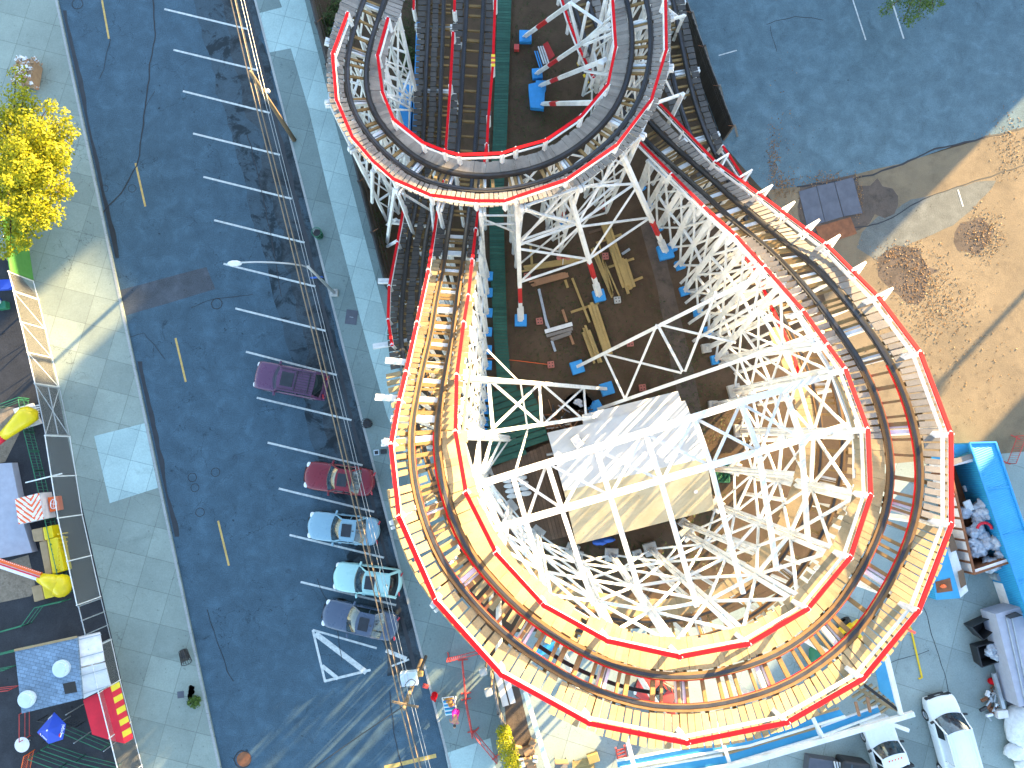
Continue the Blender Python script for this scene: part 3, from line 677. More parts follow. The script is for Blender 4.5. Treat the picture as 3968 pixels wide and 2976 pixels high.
# stringer boards that carry the walkway edges
for o, a, b in ((.72, q(1644, 1684), qc), (1.55, q(1690, 1395), q(3402, 1421)), (-1.45, q(1656, 1847), q(3402, 1421)), (-1.2, q(1757, 1010), qb), (-1.3, q(3402, 1421), q(2821, 792))):
    lp(BIG, B.sweep(o, .1, -.3, -.13, a, b)).build('deck_stringer', 'deck', BIG)
handrail(B, BIG, OR, False, 1.05, props=0.0); handrail(B, BIG, IR, True, 1.05)
# bents
legsB = []
curve = [((1765, 1673), (1515, 1724), (1975, 1700)), ((1806, 1912), (1546, 2006), (1884, 1831)), ((1924, 2147), (1689, 2332), (1976, 1963)), ((2107, 2347), (1942, 2615), (2081, 2064)), ((2354, 2484), (2282, 2803), (2216, 2131)), ((2633, 2545), (2662, 2879), (2368, 2148)), ((2900, 2495), (3050, 2800), (2518, 2126)), ((3130, 2360), (3345, 2630), (2658, 2067)), ((3295, 2160), (3559, 2368), (2772, 1957)), ((3374, 1920), (3687, 2033), (2840, 1815)), ((3363, 1665), (3685, 1680), (2866, 1670)), ((3277, 1432), (3567, 1367), (2842, 1515)), ((3195, 1320), (3490, 1250), (2800, 1390))]
for (pi, po, pf) in curve:
    i = B.nearpx(*[(pi[k] + po[k]) / 2 for k in (0, 1)])
    legsB.append(bent(B, i, BIG, 1.55, -1.5, P(*pf, 0), w=.2, pad='pad', padsize=.85, ext=(.1, .1), npost=1))
for a, b in zip(legsB[:-1], legsB[1:]): bays(BIG, a, b, (-1,), .11)
legL = []
for k, y in enumerate((905, 975, 1045, 1115, 1190, 1262, 1335, 1405, 1475, 1540, 1610)):
    i = B.nearpx(1700 + (1100 - y) * .17, y); foot = P(1862 - max(0, y - 1300) * .02, y + (0 if y > 1300 else 20) + 40, 0)
    legL.append(bent(B, i, BIG, 1.25, -1.25, None, lean_in=.045, w=.17, pad='blue', padsize=.6, ext=(.1, .9 if y > 1320 and k % 2 else .1)))
for a, b in zip(legL[:-1], legL[1:]): bays(BIG, a, b, (-1,), .1)
bays(BIG, legL[-1], legsB[0], (-1,), .1)
legR = []
for (pi, pf) in (((3055, 1135), (2770, 1395)), ((2995, 1065), (2742, 1285)), ((2930, 995), (2702, 1210)), ((2865, 925), (2650, 1130)), ((2800, 865), (2632, 1030)), ((2735, 805), (2600, 962)), ((2670, 745), (2545, 885)), ((2610, 690), (2510, 800)), ((2545, 625), (2478, 728))):
    i = B.nearpx(pi[0] + 60, pi[1] - 60); legR.append(bent(B, i, BIG, 1.2, -1.2, P(*pf, 0), w=.18, pad='blue', padsize=.62, ext=(.1, .35)))
bays(BIG, legsB[-1], legR[0], (-1,), .1)
for a, b in zip(legR[:-1], legR[1:]): bays(BIG, a, b, (-1,), .11)
# outrigger brackets that hold the outer handrail on the climbing side
for x, y in ((2772, 627), (2862, 690), (2940, 750), (3025, 815), (3120, 885), (3200, 945), (3300, 1050), (3404, 1150)):
    i = B.nearpx(x - 40, y + 60); z = B.p[i].z; a = P(x + 4, y - 3, z + .9); b = P(x + 48, y - 26, z - .4); c = B.at(i, -1.2, -.4)
    mb = MB(); mb.beam(c, b, .09, .13); mb.beam(b + (b - c).normalized() * .1, a, .1); mb.beam(b - Vector((0, 0, .1)), Vector((b.x, b.y, 0)).lerp(Vector((c.x, c.y, 0)), .25), .15)
    lp(BIG, mb).build('rail_outrigger', 'white', BIG)
# big level truss across the loop
def members(parent, name, lst, mat='white'):
    for (a, ha, b, hb, w_) in lst: lp(parent, MB().beam(P(*a, ha), P(*b, hb), w_, w_ * .8)).build(name, mat, parent)
HT = 18.0
members(BIG, 'tie_beam', [((1800, 1895), HT, (3230, 1447), HT, .29), ((1800, 1899), HT - .5, (3230, 1451), HT - .5, .2)])
members(BIG, 'tie_beam', [((1870, 2062), HT, (3330, 1636), HT, .29), ((1870, 2066), HT - .5, (3330, 1640), HT - .5, .2)])
members(BIG, 'tie_truss', [((1986, 1840), HT, (2036, 2010), HT, .2), ((2121, 1797), HT, (2176, 1970), HT, .2), ((2310, 1740), HT, (2362, 1915), HT, .2), ((2500, 1680), HT, (2560, 1860), HT, .2), ((2690, 1620), HT, (2753, 1800), HT, .2), ((2871, 1565), HT, (2939, 1745), HT, .2), ((3040, 1512), HT, (3105, 1700), HT, .2)])
members(BIG, 'tie_diagonal', [(a, HT - .2, b, HT - .2, .12) for a, b in (((1990, 1845), (2170, 1965)), ((2115, 1805), (2045, 2005)), ((2130, 1800), (2355, 1915)), ((2305, 1745), (2185, 1965)), ((2315, 1745), (2555, 1858)), ((2495, 1685), (2370, 1912)), ((2505, 1685), (2745, 1800)), ((2685, 1625), (2570, 1855)), ((2695, 1622), (2930, 1745)), ((2865, 1570), (2762, 1798)), ((2880, 1568), (3100, 1695)), ((3030, 1518), (2950, 1740)))])
members(BIG, 'radial_tie', [(a, HT, b, HT - .4, .2) for a, b in (((2036, 2010), (2120, 2300)), ((2176, 1970), (2300, 2345)), ((2362, 1915), (2500, 2360)), ((2560, 1862), (2700, 2350)), ((2753, 1802), (2880, 2300)), ((2939, 1748), (3010, 2210)), ((3105, 1700), (3130, 2090)))])
# inclined buttress trusses down to the infield
members(BIG, 'buttress', [((1790, 1462), 16.5, (2350, 1507), .3, .2), ((1800, 1690), 18, (2352, 1607), .3, .2), ((1820, 1478), 15.5, (2190, 1492), 7, .1)] + [((1893, 1470), 14, (1910, 1660), 15.3, .16), ((2090, 1487), 8, (2100, 1645), 9.4, .15), ((2262, 1500), 3.1, (2270, 1605), 4.2, .13), ((1900, 1475), 13.8, (2095, 1643), 9.5, .13), ((1915, 1655), 15, (2085, 1492), 8.2, .13), ((2105, 1492), 7.8, (2262, 1628), 4, .12), ((2110, 1640), 9, (2258, 1505), 3.3, .12), ((1888, 1355), 12.5, (2010, 1478), 11, .09), ((2018, 1490), 11, (2045, 1665), 8, .09), ((2043, 1670), 8, (2000, 1815), HT, .09)])
members(BIG, 'buttress', [((3000, 1040), 14.5, (2235, 1422), .3, .2), ((2960, 1075), 12.5, (2560, 1255), 6.5, .12), ((3190, 1285), 16.5, (2310, 1588), .3, .2)] + [((2340, 1372), 2.6, (2420, 1543), 2.6, .13), ((2548, 1258), 7.4, (2645, 1440), 7.4, .14), ((2345, 1372), 2.7, (2640, 1445), 7.2, .12), ((2425, 1540), 2.8, (2545, 1258), 7.2, .12), ((2555, 1258), 7.4, (2850, 1328), 10.6, .12), ((2655, 1438), 7.6, (2775, 1130), 11.5, .12)])
for c in ((2350, 1508), (2235, 1425), (2300, 1580)):
    p = P(*c); f = MB().box((p.x, p.y, .2), (.85, .85, .4), .3); lp(BIG, f).build('footing', 'blue', BIG, bevel=.03)
# pipe cradle under the gap at the bottom
mb = B.sweep(-.02, .12, -.75, -.6, q(2100, 2495), q(2560, 2680)); lp(BIG, mb).build('catwalk_rail', 'raildark', BIG)
# ---------------------------------------------------------------- lower track
LOW = E0('lower dark coaster track that runs beneath the tallest turn', (2300, 2300), 'roller_coaster')
Cc = [(1690, -300, 2.5, 0), (1690, 0, 2.5, 0), (1680, 270, 3, 0), (1669, 542, 3.5, 0), (1645, 780, 4, 0), (1616, 935, 5.5, 0), (1592, 1170, 8, 0), (1588, 1290, 9.5, 3), (1605, 1420, 11, 5), (1630, 1540, 12, 8), (1670, 1690, 12.7, 10), (1725, 1870, 13, 14), (1805, 2060, 13, 15), (1940, 2230, 13, 16), (2100, 2342, 13, 16), (2280, 2415, 13, 16), (2460, 2450, 13, 16), (2652, 2440, 13.2, 16), (2770, 2410, 13.4, 16), (2900, 2345, 13.6, 16), (3018, 2246, 13.8, 16), (3110, 2120, 14, 16), (3170, 2000, 14, 15), (3210, 1870, 14, 15), (3224, 1720, 14, 14), (3210, 1570, 13.5, 13), (3165, 1420, 12.5, 11), (3090, 1260, 11, 8), (2995, 1100, 9, 5), (2920, 980, 7.5, 3), (2850, 830, 6, 0), (2780, 670, 5, 0), (2720, 550, 4.5, 0), (2660, 380, 4, 0), (2620, 200, 4, 0), (2580, 0, 4, 0), (2520, -300, 4, 0)]
C = Track(Cc); qq = lambda x, y: C.nearpx(x, y)
trackbed(C, LOW, 0, qq(1605, 1420), 'raildark', tie=.5); trackbed(C, LOW, qq(1605, 1420), qq(3090, 1260), 'rail', tie=.6, single=100); trackbed(C, LOW, qq(3090, 1260), C.n - 1, 'raildark', tie=.6)
deck(C, LOW, [(-.2, .2, 0, qq(1605, 1420), .36, .33, 0)], 'deckdark', 'centre_walkway')
deck(C, LOW, [(.68, 1.2, qq(1669, 542), qq(1605, 1420), .45, .3, 0), (-1.2, -.68, 0, qq(1605, 1420), .42, .34, 0), (-1.2, -.7, qq(2995, 1100), C.n - 1, .42, .36, 0), (.7, 1.2, qq(2920, 980), C.n - 1, .42, .36, 0)], 'deckdark')
deck(C, LOW, [(.68, 1.5, qq(1605, 1420), qq(3090, 1260), .34, .32, 0), (-1.5, -.7, qq(1605, 1420), qq(3090, 1260), .45, .3, 0)], 'deck')
handrail(C, LOW, [(1608, -160), (1603, 36)], False); handrail(C, LOW, [(1566, 798), (1540, 940), (1508, 1109), (1504, 1240), (1519, 1337)], False)
handrail(C, LOW, [(2864, 963), (2922, 1039), (2985, 1180), (3067, 1350), (3105, 1480)], True, 1.0)
handrail(C, LOW, [(2802, 567), (2892, 705), (2935, 790)], False, 1.0)
handrail(B, BIG, [(1756, 127), (1745, 330), (1726, 597)], False, .9); handrail(B, BIG, [(1765, -200), (1761, 42)], False, .9); handrail(B, BIG, [(1924, -200), (1919, 0), (1910, 250), (1893, 450), (1884, 610)], True, .9); handrail(B, BIG, [(2169, -30), (2205, 85), (2253, 205), (2300, 300)], True, .9)
legC = []
for k, i in enumerate(range(8, C.n - 4, 16)):
    x, y = PX(C.p[i])
    hgt = C.p[i].z
    legC.append((i, bent(C, i, LOW, 1.35, -1.3, None, lean_in=.04, w=.16, pad='pad', padsize=.6, ext=(.05, .75 if 760 < y < 1400 and x < 1700 else .1), npost=1)))
for k, ((i, a), (j, b)) in enumerate(zip(legC[:-1], legC[1:])):
    pass
# ---------------------------------------------------------------- upper horseshoe
UP = E0('grey planked coaster horseshoe with red handrails over the two straight black tracks', (1950, 400), 'roller_coaster')
Ac = [(1500, -300), (1470, -60), (1449, 0), (1431, 60), (1408, 120), (1393, 181), (1382, 241), (1379, 301), (1386, 362), (1401, 416), (1426, 459), (1464, 518), (1509, 562), (1555, 606), (1621, 650), (1696, 681), (1790, 702), (1873, 708), (1989, 698), (2084, 675), (2169, 642), (2238, 603), (2301, 555), (2365, 494), (2413, 431), (2449, 362), (2472, 286), (2483, 214), (2486, 148), (2481, 75), (2468, 0), (2445, -80), (2380, -300)]
A = Track([(x, y, 12, 20 if 100 < i_ * 40 < 1200 else 10) for i_, (x, y) in enumerate(Ac)])
trackbed(A, UP, 0, A.n - 1, 'raildark', tie=.6, single=100)
qA = lambda x, y: A.nearpx(x, y)
deck(A, UP, [(.66, 1.45, 0, A.n - 1, .22, .21, 0), (-1.55, -.66, 0, A.n - 1, .22, .21, 0)], 'deckgrey')
AO = [(1347, 51), (1289, 208), (1304, 386), (1365, 530), (1443, 621), (1524, 693), (1669, 756), (1844, 778), (1958, 778), (2000, 762), (2196, 696), (2392, 560), (2524, 386), (2582, 193), (2579, 0), (2560, -200)]
AI = [(1503, 72), (1463, 214), (1482, 356), (1524, 461), (1639, 552), (1723, 585), (1778, 600), (1946, 594), (2000, 575), (2115, 543), (2253, 449), (2356, 326), (2386, 181), (2374, 0), (2350, -200)]
handrail(A, UP, AO, False, 1.05); handrail(A, UP, AI, True, 1.0)
legA = []
for (x, y) in ((1449, 0), (1393, 190), (1392, 380), (1464, 518), (1600, 640), (1740, 692), (1873, 708), (1999, 696), (2190, 632), (2390, 462), (2478, 250), (2482, 80), (2445, -80)):
    i = qA(x, y); left = x < 1700
    posts = dict(posts=(.5, -.5))
    mb = MB(); top = lambda o: A.at(i, o, -.42)
    mb.beam(top(1.5), top(-1.75), .16, .3); mb.beam(top(1.5) + A.t[i] * .2, top(-1.75) + A.t[i] * .2, .1, .26)
    L_ = []
    for o in ((1.35, .4, -.5, -1.5) if not 1560 < x < 1900 else (1.5, -1.65)):
        a = top(o); f = Vector((a.x, a.y, 0)); L_.append((f, a)); mb.beam(f, a, .17)
    for (f0, a0), (f1, a1) in zip(L_[:-1], L_[1:]):
        if 1560 < x < 1900: continue
        for j in range(3): mb.beam(f0.lerp(a0, j / 3), f1.lerp(a1, (j + 1) / 3), .1, .07); mb.beam(f1.lerp(a1, j / 3), f0.lerp(a0, (j + 1) / 3), .1, .07); mb.beam(f0.lerp(a0, (j + 1) / 3), f1.lerp(a1, (j + 1) / 3), .1, .14) if j < 2 else None
    lp(UP, mb).build('trestle_bent', 'white', UP); legA.append((x, L_))
for (x0, a), (x1, b) in zip(legA[:-1], legA[1:]):
    if len(a) == 4 and len(b) == 4: bays(UP, a, b, (0, 3), .1)
def leg(parent, top, ht, foot, w_=.24, band=True, pad=True, name='raking_leg', s=.8, rz=.25):
    a, b = P(*top, ht), P(*foot, .35); e = lp(parent, MB().beam(a, b.lerp(a, .34), w_).beam(b.lerp(a, .2), b, w_)).build(name, 'white', parent)
    sx = Vector((.16, .05, 0)); st = lp(parent, MB().beam(b.lerp(a, .13) + sx, b + sx, .1).beam(b.lerp(a, .13) - sx, b - sx, .1)).build('splint', 'white', None); st.parent = e
    r = lp(parent, MB().beam(b.lerp(a, .345), b.lerp(a, .195), w_ * .98)).build('red_band', 'redband', None); r.parent = e
    if pad: f = lp(parent, MB().box((b.x, b.y, .19), (s, s, .38), rz)).build('footing', 'blue', None, bevel=.03); f.parent = e
    return a, b
l1 = leg(UP, (2004, 792), 11.3, (2018, 1240), rz=0); l2 = leg(UP, (2196, 712), 11.3, (2322, 1145)); l3 = leg(UP, (2396, 568), 11.3, (2580, 975), s=1.0)
leg(UP, (2362, 96), 11, (2082, 283), rz=.1, s=.7); leg(UP, (2330, -70), 11, (2036, 139), rz=0, s=.85); leg(UP, (2345, 232), 11, (2096, 330), s=.7, rz=0); leg(UP, (2300, 398), 11, (2104, 402), rz=0, pad=False)
l4 = leg(UP, (2200, 720), 11.2, (2180, 858), .17)
mb = MB()
for A_, B_ in ((l1, l2), (l2, l3)):
    for j, (t0, t1) in enumerate(((.0, .3), (.3, .62))):
        mb.beam(A_[0].lerp(A_[1], t0 + .03), B_[0].lerp(B_[1], t1), .12, .1); mb.beam(B_[0].lerp(B_[1], t0 + .03), A_[0].lerp(A_[1], t1), .12, .1); mb.beam(A_[0].lerp(A_[1], t1), B_[0].lerp(B_[1], t1), .13, .12)
lp(UP, mb).build('cross_bracing', 'white', UP)
members(UP, 'cross_bracing', [((2205, 12), 10.5, (2245, 170), 7, .15), ((2280, 10), 10.5, (2248, 160), 7, .15), ((2210, 10), 10.4, (2335, 95), 10.5, .14), ((2240, 180), 7.2, (2375, 60), 11, .13), ((2265, 275), 8, (2355, 290), 10, .13), ((2330, 240), 11, (2310, 350), 3, .3), ((2275, 175), 8, (2255, 250), 3, .16), ((2262, 175), 8.2, (2370, 130), 11, .14)])
members(UP, 'cross_bracing', [((1475, 235), 10.8, (1612, 315), 1, .13), ((1485, 290), 10.6, (1612, 320), 1, .13), ((1490, 315), 10.8, (1610, 390), 1, .13), ((1495, 365), 10.6, (1612, 393), 1, .13), ((1505, 375), 10.8, (1600, 425), 1, .13), ((1525, 425), 10.6, (1605, 427), 1, .13), ((1500, 110), 9, (1565, 118), 5, .1)])
members(UP, 'cross_bracing', [((2045, 690), 11, (1868, 800), 9, .1), ((1858, 835), 8, (2012, 835), 8, .1), ((1860, 870), 7, (2015, 866), 7, .1), ((1860, 845), 8, (2012, 905), 6, .1), ((1560, 750), 10.5, (1668, 815), 6, .14), ((1452, 650), 10.5, (1560, 780), 5, .16), ((1530, 730), 10, (1500, 940), .5, .18), ((1443, 660), 11, (1442, 785), 4, .17), ((1672, 790), 11, (1684, 905), 5, .18), ((1500, 870), 2, (1535, 850), 5, .16), ((1500, 955), 1, (1545, 930), 3, .16)])
members(UP, 'cross_bracing', [((2540, 400), 11, (2650, 362), 7, .16), ((2645, 365), 8, (2585, 490), 3, .24), ((2565, 280), 11, (2612, 375), 7, .13), ((2580, 80), 11, (2655, 60), 7, .15), ((2650, 60), 7, (2610, 155), 2, .2), ((2570, 20), 11, (2640, 75), 7, .14)])
# ================================================================== VEHICLES
def car(name, label, cat, front, rear, paintm, W=1.8, H=1.45, kind='sedan', sunroof=True, group='cars parked along the kerb', rack=False, trim='black', rear_glass=True, hpx=.55):
    a, b = P(*front, hpx), P(*rear, hpx); d = a - b; L = d.length; c = (a + b) / 2; rz = math.atan2(d.y, d.x)
    root = empty(name, (c.x, c.y, 0), rz, label, cat, group)
    h2 = L / 2; w = W / 2
    if kind == 'sedan': st = [(1.0, .60, .50, .42), (.985, .80, .66, .58), (.93, .92, .74, .66), (.8, .985, .83, .74), (.55, 1, .92, .80), (.32, 1, .97, .84), (.1, 1, .97, .86), (-.2, 1, .97, .88), (-.45, 1, .98, .88), (-.62, .99, 1.0, .88), (-.8, .97, .99, .88), (-.93, .90, .95, .82), (-.985, .80, .84, .70), (-1.0, .62, .62, .52)]; ga = (.34, .06, -.40, -.66); 
    elif kind == 'wagon': st = [(1.0, .58, .55, .46), (.985, .78, .7, .6), (.93, .92, .8, .7), (.8, .985, .92, .82), (.55, 1, 1.02, .9), (.32, 1, 1.06, .94), (.1, 1, 1.06, .96), (-.2, 1, 1.06, .97), (-.5, 1, 1.06, .98), (-.75, .985, 1.06, .98), (-.9, .93, 1.02, .95), (-.975, .84, .92, .82), (-1.0, .7, .7, .6)]; ga = (.36, .08, -.70, -.90)
    elif kind == 'suv': st = [(1.0, .82, .62, .55), (.985, .92, .82, .75), (.95, .97, .95, .88), (.8, 1, 1.02, .95), (.55, 1, 1.06, .99), (.42, 1, 1.08, 1.0), (.1, 1, 1.08, 1.02), (-.4, 1, 1.08, 1.02), (-.8, 1, 1.08, 1.02), (-.93, .98, 1.06, 1.0), (-.97, .96, .75, .7), (-1.0, .93, .62, .55)]; ga = (.46, .26, -.78, -.93)
    elif kind == 'van': st = [(1.0, .80, .62, .55), (.985, .9, .85, .75), (.94, .96, 1.0, .9), (.8, 1, 1.12, 1.02), (.62, 1, 1.22, 1.12), (.3, 1, 1.25, 1.2), (-.3, 1, 1.25, 1.2), (-.9, 1, 1.25, 1.2), (-.98, .98, 1.2, 1.1), (-1.0, .95, .7, .6)]; ga = (.66, .40, -.965, -.99)
    else: st = [(1.0, .82, .62, .55), (.985, .92, .85, .75), (.94, .97, 1.0, .92), (.8, 1, 1.08, 1.0), (.55, 1, 1.12, 1.04), (.2, 1, 1.12, 1.05), (-.05, 1, 1.1, 1.05), (-.12, 1, .9, .85), (-.9, 1, .9, .85), (-1, .98, .7, .65)]; ga = (.48, .28, -.06, -.12)
    bow = .10 if kind in ('suv', 'van', 'pickup') else .2
    rows = []
    for f, kw, zt, zs in st:
        x = f * h2; e = max(0, abs(f) - .7) / .3; row = []
        for yy, zz in ((.90, .22), (1, .34), (1.0, zs * .72), (.985, zs - .04), (.93, zs + .01), (.72, zs + (zt - zs) * .6), (.36, zt - .01), (0, zt)):
            row.append((x, yy, zz, kw, e))
        pts = [Vector((x - math.copysign(bow * e * yy * yy, f), yy * w * kw, max(.22, zz))) for x, yy, zz, kw, e in row]
        pts += [Vector((p.x, -p.y, p.z)) for p in pts[-2::-1]]
        rows.append(pts)
    mb = MB().grid(rows, 0, False); mb.quad(rows[0][::1]); mb.quad(rows[-1][::-1])
    body = mb.build('body', paintm, root, smooth=True, subsurf=1)
    xa, xb, xc, xd = [g_ * h2 for g_ in ga]
    zb = 1.0 if kind == 'suv' else (1.18 if kind == 'van' else 1.03 if kind == 'pickup' else .98 if kind == 'wagon' else .88)
    wb = w * .90; wr = w * (.78 if kind in ('suv', 'van', 'pickup') else .70); cb = w * .985
    def span(x0, z0, w0, bow0, x1, z1, w1, bow1, k=6, m=3, crown=.03):
        R_ = []
        for i in range(m + 1):
            t = i / m; r = []
            for j in range(-k, k + 1):
                s_ = j / k; r.append(Vector((x0 + (x1 - x0) * t - (bow0 + (bow1 - bow0) * t) * s_ * s_, s_ * (w0 + (w1 - w0) * t), z0 + (z1 - z0) * t + (crown * (1 - s_ * s_)) + .05 * math.sin(t * math.pi) * .6)))
            R_.append(r)
        return R_
    MB().grid(span(xa, zb, wb, .22, xb, H - .03, wr, .12), 0, True).build('windscreen', 'glass', root, smooth=True)
    roofm = MB().grid(span(xb - .01, H - .02, wr + .02, .12, xc + .01, H - .02, wr + .02, -.06, m=5, crown=.055), 0, True)
    for s_ in (1, -1):
        roofm.beam((xa - .24, s_ * wb, zb - .02), (xb - .13, s_ * (wr + .01), H - .02), .09, .07); roofm.beam((xc + .08, s_ * (wr + .01), H - .02), (xd + (.2 if kind in ('sedan',) else .03), s_ * wb, zb - .02), .15 if kind != 'sedan' else .12, .08)
        roofm.beam((xb - .13, s_ * (wr + .01), H - .03), (xc + .07, s_ * (wr + .01), H - .03), .08, .08)
        xm = (xb + xc) / 2 - .1; roofm.beam((xm, s_ * (wr + .02), H - .05), (xm, s_ * (wb + .01), zb - .02), .08, .05, up=(1, 0, 0))
    roofm.build('roof', paintm, root, smooth=False)
    if kind not in ('van', 'pickup') and rear_glass: MB().grid(span(xc, H - .04, wr, -.06, xd, zb + .01, wb * .95, -.14), 0, True).build('rear_window', 'glass' if kind == 'sedan' else 'glassb', root, smooth=True)
    for s_ in (1, -1):
        sg = MB()
        if kind == 'van':
            sg.quad([(xa - .35, s_ * (wb + .045), zb + .02), (xb + .1, s_ * (wr + .06), H - .32), (xb - .55, s_ * (wr + .07), H - .32), (xb - .55, s_ * (wb + .055), zb + .02)])
        else:
            sg.quad([(xa - .2, s_ * (wb + .015), zb), (xb - .12, s_ * (wr + .012), H - .07), (xc + .06, s_ * (wr + .012), H - .07), (xd + (.35 if kind == 'sedan' else .08), s_ * (wb + .015), zb)])
        sg.build('side_window', 'glassb', root)
        MB().box((xa - .3, s_ * (w + .1), zb + .07), (.13, .24, .15), s_ * .2).build('wing_mirror', paintm if kind not in ('van', 'pickup') else 'black', root, bevel=.03)
        MB().blob((h2 * .93 - (.1 if kind in ('sedan', 'wagon') else .02), s_ * w * .70, .64 if kind in ('sedan', 'wagon') else .76), (.16, .2, .07), seed=1, amp=.1).build('headlight', 'lamp', root, smooth=True)
        MB().box((-h2 * .95 if kind != 'suv' else -h2 * .985, s_ * w * .66, .82 if kind != 'sedan' else .78), (.1, .28, .14), s_ * .35).build('tail_light', 'tail', root, bevel=.03)
        for xw in (h2 * .60, -h2 * .58):
            r = .33 if kind in ('sedan', 'wagon') else .38
            Rm = Matrix.Rotation(math.radians(90), 3, 'X')
            wh = MB().lathe((xw, s_ * (w - .1), r), [(r * .62, -.11), (r * .95, -.11), (r, -.07), (r, .07), (r * .95, .11), (r * .62, .11)], 20, 0, Rm).build('wheel', 'rubber', root, smooth=False)
            rm = MB().lathe((xw, s_ * (w - .05), r), [(.001, -.03), (r * .3, -.05), (r * .6, -.02), (r * .63, -.06)], 14, 0, Rm).build('rim', 'chrome', None); rm.parent = wh
        if kind in ('sedan', 'wagon', 'suv'):
            for xh in (.02 * L, -.2 * L): MB().box((xh, s_ * (w + .005), zb - .1), (.2, .05, .04)).build('door_handle', paintm, root)
    MB().box((h2 * .985, 0, .42), (.1, W * .5, .16)).build('grille', 'black', root, bevel=.02)
    if kind in ('suv',): MB().box((-h2 * .99, 0, .55), (.16, W * .94, .2)).build('rear_bumper', paintm, root, bevel=.05)
    if sunroof: MB().box(((xb * .55 + xc * .45) if kind == 'sedan' else (xb * .72 + xc * .28), 0, H + .075), (.62 if kind != 'suv' else .8, wr * 1.25, .03)).build('sunroof', 'glassb', root, bevel=.008)
    if kind in ('wagon', 'suv'):
        for s_ in (1, -1): MB().beam((xb - .2, s_ * wr * .9, H + .06), (xc + .2, s_ * wr * .9, H + .06), .035, .05).build('roof_rail', trim if kind == 'suv' else paintm, root)
    if rack:
        rk = MB()
        for j in range(7): y = -wr * .72 + j * wr * .24; rk.box(((xb + xc) / 2 - .55, y, H + .09), (abs(xb - xc) * .52, .03, .02))
        for x in (xc + .35, (xb + xc) / 2 - .02): rk.beam((x, -wr * .85, H + .09), (x, wr * .85, H + .09), .05)
        rk.build('roof_rack', 'black', root)
    if kind == 'sedan' or kind == 'wagon': MB().beam((xc + .25, 0, H + .05), (xc + .12, 0, H + .12), .05, .04).build('antenna', 'black', root)
    # things seen through the windscreen
    it = MB()
    for s_ in (1, -1): it.box((xb - .35, s_ * w * .4, zb - .02), (.5, .5, .12))
    return root
pp = lambda n, c, r=.22: paint(n, c, r, .08, .35)
M['c_purple'] = pp('plum_car_paint', (.10, .035, .085)); M['c_red'] = pp('red_car_paint', (.17, .003, .012)); M['c_sky'] = pp('pale_blue_car_paint', (.20, .34, .42)); M['c_mint'] = pp('pearl_car_paint', (.34, .56, .54)); M['c_slate'] = pp('slate_car_paint', (.06, .085, .135)); M['c_white'] = pp('white_van_paint', (.72, .75, .76))
car('parked_car', 'plum purple boxy suv with roof rack parked farthest up the street', 'car', (992, 1450), (1266, 1503), 'c_purple', 1.86, 1.75, 'suv', rack=True)
car('parked_car', 'dark red sedan with black sunroof parked nose to the road', 'car', (1178, 1837), (1455, 1874), 'c_red', 1.84, 1.45)
car('parked_car', 'pale sky blue sedan with sunroof between the red car and the mint wagon', 'car', (1191, 2032), (1474, 2063), 'c_sky', 1.84, 1.47)
car('parked_car', 'pale mint white wagon with long roof and roof rails', 'car', (1291, 2228), (1560, 2262), 'c_mint', 1.86, 1.62, 'wagon')
car('parked_car', 'dark slate blue older sedan beside the white hatched road triangle', 'car', (1249, 2369), (1545, 2434), 'c_slate', 1.84, 1.44)
van = car('white_van', 'long white cargo van with dark windscreen standing in the concrete yard', 'van', (3629, 2690), (3728, 3045), 'c_white', 2.0, 2.1, 'van', sunroof=False, group=None)
MB().box((2.72, 0, .62), (.3, 1.7, .35)).build('front_bumper', 'black', van, bevel=.08)
rb = MB()
for j in range(9): rb.box((-.75, -.68 + j * .17, 2.145), (3.6, .04, .02))
rb.build('roof_ribs', 'c_white', van)
pk = car('pickup_truck', 'white pickup truck with black load bed under the white steel beam', 'truck', (3384, 2778), (3484, 3095), 'c_white', 1.95, 1.85, 'pickup', sunroof=False, group=None)
MB().box((-1.6, 0, .95), (2.5, 1.7, .12)).build('load_bed', 'black', pk)
for s_ in (1, -1): MB().box((-1.6, s_ * .92, 1.12), (2.6, .12, .4)).build('bed_side', 'black', pk, bevel=.03)
MB().box((-.33, 0, 1.35), (.16, 2.2, .8)).build('headboard', 'black', pk, bevel=.03)
for j in range(5): MB().box((.42, -.4 + j * .2, 1.9), (.09, .07, .05)).build('clearance_lamp', 'orange', pk)
rc = car('red_car', 'red car half hidden under the bottom of the tall turn', 'car', (2470, 2640), (2640, 2740), 'redmetal', 1.7, 1.5, 'sedan', sunroof=False, group=None)
# ================================================================== STREET FURNITURE
def pt(px, py, h=0): return P(px, py, h)
# street lamp
lb = pt(1297, 1136, .12); lt = P(1160, 1012, 7.6); ltop = Vector((lb.x, lb.y, 7.4))
lm = empty('street_lamp', lb, 0, 'tall grey street lamp with long curved arm reaching over the parking stalls', 'lamp')
MB().box((0, 0, .12), (.5, .5, .25)).build('base', 'pad', lm, bevel=.05); MB().tube([(0, 0, .2), (0, 0, 7.0)], [.11, .07], 10).build('pole', 'steel', lm, smooth=True)
hd = P(930, 1020, 8.6) - lb; ap = [Vector((0, 0, 6.6)), Vector((0, 0, 7.3)) + Vector((hd.x, hd.y, 0)) * .07]
for k in (.25, .45, .65, .85, 1): ap.append(Vector((hd.x * k, hd.y * k, 7.3 + 1.3 * math.sin(min(1, k * 1.1) * math.pi / 2))))
MB().tube(ap, .05, 8).build('arm', 'steel', lm, smooth=True)
hh = MB().blob(ap[-1] + Vector((-.25, -.03, -.02)), (.42, .17, .11), seed=2, amp=.1); hh.build('lamp_head', 'sack', lm, smooth=True)
MB().box((-.25, .12, 3.9), (.75, .03, .3), .1).build('street_sign', 'tarp', lm)
